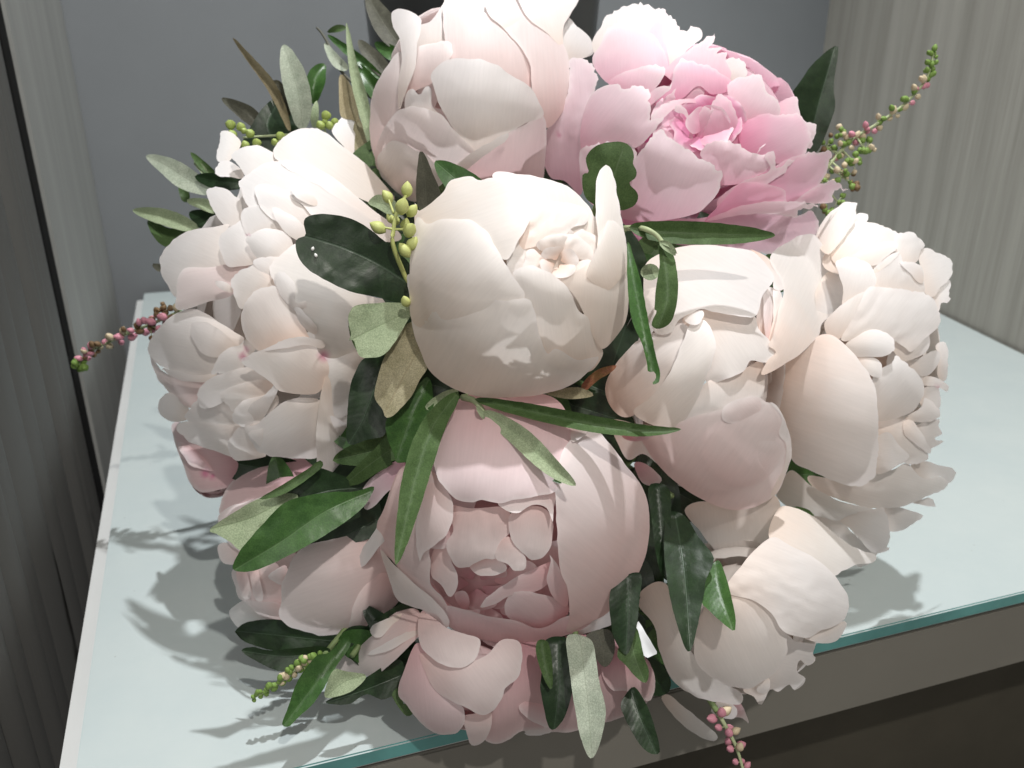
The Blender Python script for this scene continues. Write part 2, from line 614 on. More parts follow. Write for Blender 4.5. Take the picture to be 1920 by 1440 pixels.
# dark vase behind the bouquet
m_vase = plain_mat('dark_grey_metal', (0.035, 0.037, 0.038), 0.28, 0.6, 0.25, 6)
vc = on_table(912, 640)
vb = thing('tall_vase', 'dark grey glossy tall vase standing behind the topmost flowers', 'vase', (vc.x, vc.y, 0))
prof = [(0.0, 0.0), (0.082, 0.0), (0.086, 0.004), (0.098, 0.15), (0.112, 0.35), (0.118, 0.46), (0.117, 0.463), (0.112, 0.458), (0.105, 0.35), (0.09, 0.15), (0.075, 0.02), (0, 0.02)]
sg = 48
vv, ff = [], []
for r_, z_ in prof:
    for k in range(sg):
        a_ = 2 * math.pi * k / sg
        vv.append((vc.x + r_ * math.cos(a_), vc.y + r_ * math.sin(a_), z_ + 0.0004))
for i in range(len(prof) - 1):
    for k in range(sg):
        k2 = (k + 1) % sg
        ff.append((i * sg + k, i * sg + k2, (i + 1) * sg + k2, (i + 1) * sg + k))
mesh_obj('vase_body', vv, ff, m_vase, vb)
ringv, ringf = [], []
for i in range(8):
    b_ = 2 * math.pi * i / 8
    for k in range(sg):
        a_ = 2 * math.pi * k / sg
        rr = 0.1175 + 0.003 * math.cos(b_)
        ringv.append((vc.x + rr * math.cos(a_), vc.y + rr * math.sin(a_), 0.463 + 0.003 * math.sin(b_)))
for i in range(8):
    for k in range(sg):
        k2, i2 = (k + 1) % sg, (i + 1) % 8
        ringf.append((i * sg + k, i * sg + k2, i2 * sg + k2, i2 * sg + k))
mesh_obj('vase_rim', ringv, ringf, m_vase, vb)

# ------------------------------------------------------------------ sheets: petals and leaves
VIEW = {'a': (640, 0, 3), 'b': (1000, 0, 3), 'c': (240, 200, 3), 'd': (240, 520, 3), 'e': (640, 280, 3), 'f': (640, 720, 3),
        'g': (1080, 420, 1920 / 720), 'h': (380, 840, 3), 'i': (400, 1080, 3), 'j': (960, 1080, 3), 'k': (1160, 840, 3),
        'l': (240, 20, 4), 'm': (1400, 360, 4.8), 'n': (1440, 620, 3.2725), 'p': (0, 0, 1)}


def px(view, s):
    ox, oy, k = VIEW[view]
    v = [float(t) for t in s.replace(',', ' ').split()]
    return [(ox + v[i] / k, oy + v[i + 1] / k) for i in range(0, len(v), 2)]


def resample_closed(C, step):
    C = np.vstack([C, C[:1]])
    seg = np.linalg.norm(np.diff(C, axis=0), axis=1)
    s = np.concatenate([[0], np.cumsum(seg)])
    n = max(10, int(s[-1] / step))
    t = np.linspace(0, s[-1], n, endpoint=False)
    return np.stack([np.interp(t, s, C[:, 0]), np.interp(t, s, C[:, 1])], 1), s[-1]


def inside(poly, pts):
    x, y = pts[:, 0], pts[:, 1]
    r = np.zeros(len(pts), bool)
    n = len(poly)
    for i in range(n):
        x1, y1 = poly[i]
        x2, y2 = poly[(i + 1) % n]
        if y1 == y2:
            continue
        c = ((y1 > y) != (y2 > y)) & (x < (x2 - x1) * (y - y1) / (y2 - y1) + x1)
        r ^= c
    return r


def dist_poly(poly, pts, closed=True):
    best = np.full(len(pts), 1e9)
    n = len(poly)
    for i in range(n if closed else n - 1):
        a, b = poly[i], poly[(i + 1) % n]
        ab = b - a
        l2 = max(ab @ ab, 1e-9)
        t = np.clip(((pts - a) @ ab) / l2, 0, 1)
        d = np.linalg.norm(pts - (a + t[:, None] * ab), axis=1)
        best = np.minimum(best, d)
    return best


def triangulate(outline, spacing, extra=None):
    lo, hi = outline.min(0), outline.max(0)
    gx = np.arange(lo[0], hi[0], spacing)
    gy = np.arange(lo[1], hi[1], spacing * 0.866)
    G = []
    for j, y in enumerate(gy):
        G += [(x + (spacing / 2 if j % 2 else 0), y) for x in gx]
    G = np.array(G) if G else np.zeros((0, 2))
    if len(G):
        G = G[inside(outline, G)]
    if len(G):
        G = G[dist_poly(outline, G) > spacing * 0.55]
    edges = [(i, (i + 1) % len(outline)) for i in range(len(outline))]
    allp = [tuple(p) for p in outline]
    if extra is not None and len(extra) > 1:
        if len(G):
            G = G[dist_poly(extra, G, False) > spacing * 0.5]
        s = len(allp)
        allp += [tuple(p) for p in extra]
        edges += [(s + i, s + i + 1) for i in range(len(extra) - 1)]
    allp += [tuple(p) for p in G]
    vs, es, fs, *_ = delaunay_2d_cdt([Vector(p) for p in allp], edges, [], 1, 1e-4)
    return np.array([(v.x, v.y) for v in vs]), [tuple(f) for f in fs]


STAINS = [(607, 667, 13), (455, 668, 9), (462, 655, 6), (385, 888, 10), (398, 893, 7), (1047, 252, 5), (1758, 725, 5), (466, 440, 4)]


class Shell:
    """front of a flower head: an ellipsoid standing at its own distance"""

    def __init__(s, cx, cy, rx, ry, d0, rz, rot=0):
        s.c = np.array([cx, cy], float)
        s.rx, s.ry, s.d0, s.rz, s.rot = rx, ry, d0, rz, R(rot)

    def rho(s, P):
        q = P - s.c
        c, n = math.cos(s.rot), math.sin(s.rot)
        a = (q[:, 0] * c + q[:, 1] * n) / s.rx
        b = (-q[:, 0] * n + q[:, 1] * c) / s.ry
        return np.sqrt(a * a + b * b)

    def depth(s, P):
        r = s.rho(P)
        f = np.where(r < 0.90, np.sqrt(np.clip(1 - r * r, 0, 1)), 0.4359 - (r - 0.90) * 1.55)
        f = np.maximum(f, -0.55)
        return s.d0 - s.rz * f

    def center(s):
        return at(s.c[0], s.c[1], s.d0)


def petal(sh, parent, view, poly, base, mat, lay=0.0, lift=2.0, sink=3.0, bulge=2.0, curl=1.5, ripple=0.12, jag=0.0,
          tilt=0.0, cup=0.0, crump=0.0, serr=0.0, sharp=False, step=6.5, nz=0.9, name='petal'):
    """one petal: its outline laid on the flower's own shell, rooted low (sink) and free at the tip (lift, curl)"""
    pts = px(view, poly)
    b = np.array(px(view, base)[0])
    C = np.array(pts) if sharp else catmull(pts, 6, True)
    O, per = resample_closed(C, step * 0.8)
    cen = O.mean(0)
    ax = cen - b
    if np.linalg.norm(ax) < 1e-3:
        ax = np.array([0, -1.0])
    ax /= np.linalg.norm(ax)
    pe = np.array([-ax[1], ax[0]])
    t = (O - b) @ ax
    tmin, tmax = t.min(), t.max()
    vv0 = (t - tmin) / (tmax - tmin)
    seed = random.uniform(0, 500)
    # small irregular nicks of the free edge
    nrm = O - np.roll(O, 1, 0)
    nrm = np.stack([nrm[:, 1], -nrm[:, 0]], 1)
    nrm /= np.maximum(np.linalg.norm(nrm, axis=1, keepdims=True), 1e-6)
    L_ = len(O)
    area2 = float(np.sum(O[:, 0] * np.roll(O[:, 1], -1) - np.roll(O[:, 0], -1) * O[:, 1]))
    SGN = -1.0 if area2 > 0 else 1.0          # cuts go inwards
    for i in range(L_):
        a = noise.noise(Vector((O[i, 0] * 0.045, O[i, 1] * 0.045, seed))) * 2.2
        a += noise.noise(Vector((O[i, 0] * 0.12, O[i, 1] * 0.12, seed))) * 0.6
        if jag:
            a += jag * (abs(noise.noise(Vector((O[i, 0] * 0.09, O[i, 1] * 0.09, seed + 9)))) - 0.2) * 2
        if serr and vv0[i] > 0.6:
            s_ = noise.noise(Vector((O[i, 0] * 0.10, O[i, 1] * 0.10, seed + 31)))
            a += SGN * serr * (abs(s_) * 2.6 - 0.5) * (vv0[i] - 0.6) * 2.0
        O[i] += nrm[i] * a * (0.25 + vv0[i])
    P, F = triangulate(O, step)
    bd = dist_poly(O, P)
    W = max(bd.max(), 1.0)
    tv = np.clip(((P - b) @ ax - tmin) / (tmax - tmin), 0, 1)
    wu = (P - cen) @ pe
    hw = max(np.abs(wu).max(), 1.0)
    uu = wu / hw
    off = lay - sink * (1 - tv) ** 2 + lift * tv ** 2 + tilt * uu
    off = off + 0.55 * bulge * min(1.0, W / 55.0) * (1 - (1 - np.clip(bd / W, 0, 1)) ** 2)
    off = off - cup * (1 - uu * uu) * (0.3 + 0.7 * tv)
    k1 = random.uniform(-3.2, 0.8) * min(1.0, hw / 70.0)
    k2 = random.uniform(-4.0, 1.5) * min(1.0, W / 45.0)
    off = off + k1 * (uu * uu - 0.3) + k2 * np.clip(tv - 0.72, 0, 1) ** 2 * 9
    fr = random.uniform(2.2, 3.8)
    ph = random.uniform(0, 6)
    off = off + 0.45 * ripple * tv * np.sin(uu * fr * 1.7 + ph + 1.6 * np.sin(tv * 4 + ph))
    for i in range(len(P)):
        q = Vector((P[i, 0] * 0.013, P[i, 1] * 0.013, seed))
        g_ = Vector((uu[i] * hw * 0.020, tv[i] * 0.9, seed + 40))
        off[i] += 0.5 * nz * noise.noise(q) + 1.5 * nz * noise.noise(q * 0.55) * min(1.0, W / 60.0) + 0.55 * nz * (0.3 + tv[i]) * noise.noise(g_) + 0.08 * nz * noise.noise(Vector((uu[i] * hw * 0.055, tv[i] * 1.3, seed + 60)))
        e_ = noise.noise(Vector((P[i, 0] * 0.02, P[i, 1] * 0.02, seed + 77)))
        off[i] += curl * tv[i] * (0.25 + 1.1 * e_) * math.exp(-bd[i] / 20.0) * min(1.0, W / 40.0)
        if crump:
            q2 = Vector((uu[i] * hw * 0.034 + 0.7 * noise.noise(q * 2.2), tv[i] * 1.1 + 0.4 * noise.noise(q * 2.9), seed + 21))
            off[i] += crump * (1 - 2 * abs(noise.noise(q2)) - 0.8 * abs(noise.noise(q2 * 2.3)))
        # crimped rim
        off[i] += 0.8 * ripple * math.exp(-bd[i] / 10.0) * tv[i] * noise.noise(Vector((P[i, 0] * 0.05, P[i, 1] * 0.06, seed + 3)))
    D = sh.depth(P) - off / 1000.0
    verts = [at(P[i, 0], P[i, 1], D[i]) for i in range(len(P))]
    o = mesh_obj(name, verts, F, mat, parent)
    uvl = o.data.uv_layers.new(name='UVMap')
    li = np.zeros(len(o.data.loops), int)
    o.data.loops.foreach_get('vertex_index', li)
    uvl.data.foreach_set('uv', np.stack([uu[li] * 0.5 + seed, tv[li]], 1).ravel())
    st = np.zeros(len(P))
    for sx, sy, sr in STAINS:
        d = np.hypot(P[:, 0] - sx, P[:, 1] - sy)
        st = np.maximum(st, np.clip(1.15 - d / sr, 0, 1) * 0.75)
    ra = o.data.attributes.new('rim', 'FLOAT', 'POINT')  # mask for the painted edge highlight, strongest towards the tip
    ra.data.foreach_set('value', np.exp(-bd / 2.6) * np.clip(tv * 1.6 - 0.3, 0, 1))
    if st.max() > 0:
        at_ = o.data.attributes.new('stain', 'FLOAT', 'POINT')
        at_.data.foreach_set('value', st)
    return o


def ruffle(sh, parent, cx, cy, rx, ry, rings, rot=0.0):
    """the heart of a bloom: rings of separate small petals rooted at its middle"""
    for (n, r0, r1, half, mat, kw) in rings:
        for k in range(n):
            a = rot + 2 * math.pi * (k + random.uniform(-.18, .18)) / n + n * 0.7
            s_ = random.uniform(.86, 1.12)
            h = half * random.uniform(.85, 1.15)
            pts = []
            for (u, v) in ((-.35, 0), (.35, 0), (.85, .45), (1, .8), (.72, .97), (.3, 1.0 + random.uniform(-.1, .05)), (-.1, 1.02), (-.5, 1.0 + random.uniform(-.12, .03)), (-.85, .9), (-.98, .6), (-.7, .3)):
                r = r0 + (r1 * s_ - r0) * v
                b = a + u * h
                pts.append(f'{cx + math.cos(b) * r * rx:.1f},{cy + math.sin(b) * r * ry:.1f}')
            petal(sh, parent, 'p', ' '.join(pts), f'{cx},{cy}', M[mat], step=5.0, **kw)
        rot += 0.5


def core(sh, parent, mat, n=9, scale=0.93, front=0.62, axis2d=(0, 0)):
    """the rest of the flower head: cupped petals all round and a closed heart, under the traced ones"""
    c = sh.center()
    fwd = Vector(ray(sh.c[0], sh.c[1])).normalized()
    right = fwd.cross(Vector((0, 0, 1))).normalized()
    up = right.cross(fwd)
    A = (-fwd + right * axis2d[0] + up * axis2d[1]).normalized()
    X = A.cross(up).normalized()
    Y = A.cross(X)
    rx, ry = sh.rx / FPX * sh.d0 * scale, sh.ry / FPX * sh.d0 * scale
    rm = min(rx, ry)
    for ring, (cnt, s, thmax, fsc) in enumerate(((n, 1.0, 1.75, front), (n - 2, 0.86, 2.15, front * 0.9), (5, 0.66, 2.6, front * 0.8))):
        for k in range(cnt):
            ph0 = 2 * math.pi * (k + 0.37 * ring + random.uniform(-.15, .15)) / cnt
            half = 2 * math.pi / cnt * 0.78
            nu, nv = 9, 11
            verts, faces, uv = [], [], []
            sd = random.uniform(0, 99)
            for j in range(nv):
                v = j / (nv - 1)
                th = 0.18 + (thmax - 0.18) * v
                wv = (math.sin(math.pi * min(1, 0.12 + v * 0.80)) ** 0.5)
                if v > 0.85:
                    wv *= 1 - ((v - 0.85) / 0.15) ** 2 * 0.45
                for i in range(nu):
                    u = -1 + 2 * i / (nu - 1)
                    ph = ph0 + half * u * wv
                    rr = s * (1.0 + 0.03 * (k % 3 - 1)) * (1 + 0.025 * noise.noise(Vector((u * 1.5, v * 2, sd))))
                    z = -math.cos(th) * rr
                    z = z * sh.rz * (fsc if z > 0 else 0.75) - 0.006
                    q = math.sin(th) * rr
                    ca, sa = math.cos(ph), math.sin(ph)
                    verts.append(c + X * (q * ca * rx) + Y * (q * sa * ry) + A * z)
                    uv.append((u * 0.5 + sd, v))
            for j in range(nv - 1):
                for i in range(nu - 1):
                    a0 = j * nu + i
                    faces.append((a0, a0 + 1, a0 + nu + 1, a0 + nu))
            o = mesh_obj('inner_petal' if ring else 'guard_petal', verts, faces, mat, parent)
            ul = o.data.uv_layers.new(name='UVMap')
            for lp in o.data.loops:
                ul.data[lp.index].uv = uv[lp.vertex_index]
    return c + fwd * sh.rz * 0.6


BIND = Vector((0.015, 0.60, 0.050))
STEMS_END = Vector((0.02, 0.69, 0.010))
_stem_i = [0]


def stem_to_binding(start, parent, r=0.0028, mat='stem'):
    i = _stem_i[0]
    _stem_i[0] += 1
    a = i * 2.4
    rr = 0.0042 * math.sqrt(i)
    o1_ = Vector((math.cos(a) * rr, 0, math.sin(a) * rr))
    p = Vector(start)
    mid = p.lerp(BIND + o1_, 0.55)
    mid.z = max(mid.z + 0.006, 0.012)
    e = STEMS_END + Vector((math.cos(a) * rr * 1.6, random.uniform(-.012, .012), abs(math.sin(a)) * rr * 1.2))
    return tube('stem', [p, mid, BIND + o1_, e], r, r * 1.1, M[mat], parent)


def flower(label, sh, coremat, petals, group='peonies of the bouquet', corescale=0.93, front=0.62, axis=(0, 0), layer=0.8, lay0=0.0, heart=None, serr=0.0):
    c = sh.center()
    fwd = Vector(ray(*sh.c)).normalized()
    root = thing('peony', label, 'peony', c + fwd * sh.rz * 0.7, group)
    back = core(sh, root, M[coremat], scale=corescale, front=front, axis2d=axis)
    for i, p in enumerate(petals):
        view, poly, base, mat = p[:4]
        kw = dict(p[4]) if len(p) > 4 else {}
        kw.setdefault('lay', lay0 + i * layer)
        kw.setdefault('serr', serr)
        petal(sh, root, view, poly, base, M[mat], **kw)
    if heart:
        ruffle(sh, root, *heart)
    stem_to_binding(back, root)
    return root


# ------------------------------------------------------------------ the peonies
S = {
    'bud': Shell(972, 535, 207, 213, .368, .050),
    'low': Shell(965, 965, 258, 243, .388, .062),
    'mid': Shell(1308, 712, 190, 248, .405, .050, -20),
    'right': Shell(1610, 700, 190, 300, .455, .056),
    'pink': Shell(1310, 255, 275, 245, .455, .060),
    'top': Shell(880, 170, 195, 195, .455, .055),
    'left': Shell(510, 590, 235, 320, .445, .062),
    'lowleft': Shell(600, 1055, 185, 150, .425, .042),
    'bottom': Shell(880, 1270, 150, 125, .378, .032),
    'lowright': Shell(1390, 1150, 190, 190, .402, .046),
}

flower('cream globe shaped half closed peony bud at the heart of the bouquet', S['bud'], 'cream', [
    ('e', '850,145 880,125 960,130 1080,150 1240,190 1340,260 1420,370 1450,520 1410,660 1250,740 1050,640 960,560 990,400 950,250 870,190', '1210,660', 'cream', dict(lay=-3, sink=7, lift=2, bulge=-1, cup=2)),
    ('e', '1060,330 1130,300 1240,300 1340,320 1390,360 1370,420 1300,440 1250,490 1150,530 1040,560 975,560 1000,480', '1000,560', 'warmwhite', dict(lay=-3.5, sink=1, lift=1.5, bulge=1, crump=1.6)),
    ('e', '1435,180 1490,88 1530,150 1560,300 1590,450 1612,620 1612,900 1570,1020 1480,1120 1430,1080 1370,940 1310,820 1230,740 1300,700 1390,640 1440,560 1432,350', '1450,1100', 'cream', dict(lay=-1, lift=7, sink=0, bulge=1.5, cup=-2)),
    ('e', '1500,395 1470,480 1420,590 1380,690 1400,740 1500,795 1590,700 1612,640 1590,470 1555,420', '1600,900', 'cream', dict(lay=3.5, lift=3, sink=2, bulge=0.8, curl=0.6)),
    ('e', '970,690 1050,655 1100,660 1180,700 1250,750 1300,820 1330,900 1400,960 1440,1080 1472,1150 1400,1250 1280,1230 1180,1220 1100,1120 1060,960 1010,830 985,750', '1250,1250', 'cream', dict(lay=0.4, lift=4.5, sink=1.5, bulge=2.2, curl=1.5)),
    ('e', '415,300 440,345 560,255 620,172 720,153 775,172 850,160 960,168 1030,200 1062,262 1062,380 1040,450 985,525 965,575 920,620 800,560 640,520 500,520 420,470', '430,480', 'cream', dict(lay=0.3, lift=4, sink=1.5, bulge=2, curl=1.4)),
    ('e', '385,700 383,820 400,1000 440,1120 500,1250 620,1340 760,1388 900,1397 1100,1382 1280,1332 1400,1242 1450,1165 1330,1185 1210,1120 1160,1150 1120,1060 1090,930 1045,840 900,850 600,800', '700,1390', 'cream', dict(lay=1.2, lift=2, sink=0.5, bulge=1.5, curl=1.0)),
    ('e', '430,380 480,420 560,395 650,388 740,405 820,470 880,570 940,670 995,760 1030,805 1028,845 970,890 870,940 760,985 600,1010 470,1010 395,960 383,800 386,620 402,470', '420,950', 'cream', dict(lay=2.4, lift=3.0, sink=2, bulge=1.6, curl=1.0)),
], front=0.35, layer=0.8, heart=(1046, 492, 92, 74, [
    (6, .25, 1.0, .62, 'warmwhite', dict(lay=-5, sink=3, lift=2.0, bulge=1, crump=.8)),
    (5, .15, .72, .70, 'warmwhite', dict(lay=-2.6, sink=4, lift=2.0, bulge=1, crump=.8)),
    (4, .08, .42, .80, 'peach', dict(lay=-0.6, sink=4, lift=1.6, bulge=.6, crump=.5))], 0.3))

flower('blush pink open cupped peony with a dusky hollow, below the cream bud', S['low'], 'rose', [
    ('f', '500,1240 560,1290 540,1340 450,1380 290,1420 350,1370 430,1300', '200,1330', 'palepink', dict(lay=-9)),
    ('f', '1500,1230 1560,1290 1540,1340 1450,1380 1290,1420 1340,1350 1430,1290', '1300,1340', 'white', dict(lay=-6)),
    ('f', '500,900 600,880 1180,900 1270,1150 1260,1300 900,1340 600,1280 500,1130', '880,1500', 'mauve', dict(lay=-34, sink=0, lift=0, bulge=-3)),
    ('f', '640,1180 690,1165 722,1220 700,1275 660,1240', '680,1290', 'rose', dict(lay=-18, sink=2)),
    ('f', '940,1200 1020,1165 1120,1180 1270,1240 1250,1320 1100,1385 980,1345 920,1290', '1200,1360', 'rose', dict(lay=-8, lift=3)),
    ('f', '780,1255 870,1160 1000,1080 1150,1010 1200,1000 1205,1080 1160,1125 1100,1165 950,1195 850,1245', '1250,1100', 'rose', dict(lay=-8, lift=5, sink=2, curl=2)),
    ('f', '1170,960 1230,1040 1275,1150 1265,1255 1190,1195 1155,1100 1180,1000', '1280,1260', 'rose', dict(lay=-5, lift=2)),
    ('f', '500,1110 560,1180 610,1240 680,1270 780,1265 760,1300 640,1290 560,1230', '560,1290', 'rose', dict(lay=-8, lift=2)),
    ('f', '520,930 600,915 620,1000 655,1080 652,1140 610,1195 560,1130 505,1070', '500,900', 'blush', dict(lay=-6, lift=4, curl=2, crump=0.5)),
    ('f', '600,800 640,780 640,930 600,920 530,930 500,915', '620,760', 'rose', dict(lay=-8, lift=1)),
    ('f', '720,1020 780,980 860,980 930,1030 880,1072 810,1082 750,1062', '800,960', 'blush', dict(lay=-6.5, lift=3)),
    ('f', '610,690 740,700 900,690 950,730 950,830 900,880 870,950 860,985 800,985 740,1012 720,1032 650,1025 610,970 590,900 630,820', '780,640', 'blush', dict(lay=-5.5, lift=5, sink=0, curl=1.8, crump=0.5)),
    ('f', '900,880 950,860 1000,930 1040,980 1030,1040 970,1055 935,1010 865,975', '950,820', 'blush', dict(lay=-1.5, lift=3, crump=0.8)),
    ('f', '945,740 1020,698 1080,683 1150,705 1190,780 1182,900 1150,960 1080,990 1040,965 1000,930 950,850', '1090,640', 'blush', dict(lay=-3.5, lift=4, sink=0, bulge=2.5)),
    ('f', '880,670 950,650 1050,630 1130,600 1210,590 1195,700 1190,780 1160,705 1100,678 1050,690 1000,722 925,712', '1100,560', 'blush', dict(lay=-0.5, lift=2, crump=0.5)),
    ('f', '240,700 330,480 480,440 530,560 600,650 590,830 500,920 505,1010 500,1115 560,1190 600,1260 590,1365 500,1330 400,1160 300,1010 225,930 200,800', '200,800', 'blush', dict(lay=-2, lift=1.5, sink=1, bulge=2.5, curl=1)),
    ('f', '480,480 545,520 620,650 628,740 595,840 505,917 465,950 440,1000 420,860 430,700 450,580', '440,520', 'blush', dict(lay=1.0, lift=2.0, curl=2)),
    ('f', '590,1250 650,1258 800,1300 920,1320 1000,1335 1120,1375 1250,1310 1330,1290 1420,1310 1380,1365 1260,1415 1100,1448 900,1453 760,1432 680,1402 600,1352', '1000,1480', 'rose', dict(lay=-1.5, lift=3, sink=0, bulge=1.5, curl=1.5)),
    ('f', '220,930 300,1020 420,1130 500,1195 580,1275 605,1335 590,1372 540,1305 470,1272 360,1240 300,1190 260,1070', '230,930', 'white', dict(lay=2.5, lift=3, curl=1, cup=-2)),
    ('f', '1270,330 1400,250 1480,300 1590,440 1680,560 1725,680 1732,850 1700,1000 1620,1150 1500,1285 1390,1345 1270,1395 1285,1300 1272,1150 1232,1050 1217,900 1210,750 1205,600 1225,450', '1690,1050', 'blush', dict(lay=1.0, lift=2.2, sink=1.5, bulge=1.5, curl=1.2)),
    ('f', '600,200 680,70 900,50 1150,60 1250,130 1300,250 1310,340 1260,480 1215,600 1130,622 1050,642 940,660 880,672 800,656 720,666 640,642 580,582 540,522 518,430 530,370 560,290', '950,20', 'rose', dict(lay=2.0, lift=2.2, sink=2, bulge=1.2, curl=1.2)),
    ('f', '1300,330 1340,310 1400,250 1310,240 1290,290', '1300,200', 'blush', dict(lay=3.5, lift=1)),
    ('f', '290,440 360,440 340,540 260,610 180,690 130,702 118,600 170,530', '380,450', 'palepink', dict(lay=-7, lift=8, cup=2)),
    ('f', '335,600 300,700 260,850 200,930 130,1020 88,1012 120,930 180,840 240,730', '350,600', 'white', dict(lay=-4, lift=6)),
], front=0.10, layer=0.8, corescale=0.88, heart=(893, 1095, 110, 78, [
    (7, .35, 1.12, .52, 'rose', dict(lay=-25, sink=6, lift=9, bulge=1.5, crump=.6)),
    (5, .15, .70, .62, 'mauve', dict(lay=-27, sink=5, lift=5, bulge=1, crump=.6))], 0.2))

flower('cream peony with a curled strip petal, right of the cream bud', S['mid'], 'peach', [
    ('k', '370,350 470,300 650,330 800,290 880,265 912,340 900,440 850,560 780,640 690,678 620,660 570,610 530,560 450,460', '640,250', 'warmwhite', dict(lay=-4, lift=2, sink=2, cup=2)),
    ('g', '940,330 1000,330 1040,420 1020,560 980,610 930,600 900,480', '960,620', 'peach', dict(lay=-9, sink=6)),
    ('g', '935,360 965,350 985,420 975,520 960,600 945,540', '960,620', 'blush', dict(lay=-4, cup=-2)),
    ('g', '985,330 1020,330 1035,420 1010,520 970,610 955,600 985,480', '970,620', 'warmwhite', dict(lay=-3, cup=-2)),
    ('g', '970,190 1000,130 1080,80 1130,55 1200,60 1262,150 1322,260 1342,340 1312,430 1232,492 1210,562 1130,642 1040,702 950,752 925,745 960,680 1000,640 962,605 985,560 1010,440 1038,320', '960,730', 'warmwhite', dict(lay=0, lift=-4, sink=-4, bulge=1.5, cup=-4, curl=1.5)),
    ('g', '1200,330 1260,240 1320,280 1342,340 1310,430 1232,488 1208,470 1198,400', '1200,330', 'white', dict(lay=2.5, lift=-2, sink=-2, curl=1)),
    ('g', '870,125 960,170 1022,260 1037,325 990,322 980,260 930,180', '900,110', 'peach', dict(lay=-1)),
    ('g', '530,480 620,430 700,440 800,455 890,460 912,520 962,580 1003,640 992,682 930,690 870,680 840,732 760,772 655,792 640,700 600,560', '640,420', 'warmwhite', dict(lay=-1.5, lift=4, curl=2)),
    ('g', '600,860 660,785 760,765 850,720 925,685 945,760 935,860 880,870 760,905 740,940 600,960 540,980', '760,760', 'warmwhite', dict(lay=-0.5, lift=2)),
    ('g', '400,540 480,490 560,520 530,620 470,740 380,860 290,955 220,960 160,890 148,800 200,700 300,590', '160,860', 'peach', dict(lay=-2, lift=1.5, sink=0, bulge=2.5)),
    ('g', '180,980 300,1000 400,1020 430,1120 500,1165 512,1200 450,1228 400,1192 330,1150 260,1180 200,1080', '200,960', 'peach', dict(lay=-4, lift=2, sink=0)),
    ('g', '225,1040 300,1062 385,1048 382,1068 300,1087 240,1072', '220,1030', 'magenta', dict(lay=-0.5, lift=1)),
    ('g', '290,1200 340,1195 400,1240 430,1280 380,1310 330,1290', '300,1190', 'mauve', dict(lay=-9, lift=0, sink=0)),
    ('g', '520,990 640,945 740,925 860,880 960,890 1012,920 1042,980 1070,1060 1075,1150 1050,1250 1000,1350 900,1412 780,1430 640,1382 500,1292 400,1192 330,1085 290,1010 400,1015 490,1022', '560,1360', 'blush', dict(lay=0.0, lift=1.8, sink=0, bulge=2.5, curl=1)),
    ('g', '740,985 860,1005 950,1045 1050,1100 1010,1210 920,1290 800,1300 680,1240 600,1120 640,1030', '700,1300', 'blush', dict(lay=1.2, lift=1.8, bulge=1.4, curl=0.8)),
    ('g', '750,905 880,862 960,898 1012,960 1016,1052 940,1042 850,1002 740,987', '1000,1080', 'blush', dict(lay=2.6, lift=1.6, curl=1)),
    ('g', '970,890 1012,920 1052,1000 1076,1100 1070,1190 1000,1350 975,1345 1040,1210 1052,1100 1016,1050 1030,970', '1000,1350', 'white', dict(lay=2.5, lift=1)),
    ('g', '350,200 440,140 600,103 780,118 880,135 940,190 982,250 982,290 940,342 920,402 892,462 800,462 700,442 622,427 545,462 512,485 470,545 400,545 350,440 338,300', '440,200', 'white', dict(lay=1.5, lift=4.5, sink=1.5, bulge=2, curl=1.5)),
    ('g', '540,470 620,430 640,455 615,500 570,500', '540,440', 'white', dict(lay=6, lift=1)),
    ('g', '640,480 680,540 697,620 662,740 602,880 542,982 492,1024 400,1012 285,942 380,860 470,740 530,600 570,510', '330,960', 'cream', dict(lay=2.2, lift=3.5, sink=1, bulge=1.0, cup=-2.5, curl=1.2)),
    ('g', '640,480 680,540 697,620 665,735 640,700 650,600 625,520', '600,600', 'white', dict(lay=6.3, lift=1.5)),
], front=0.4, layer=0.8, corescale=0.82)

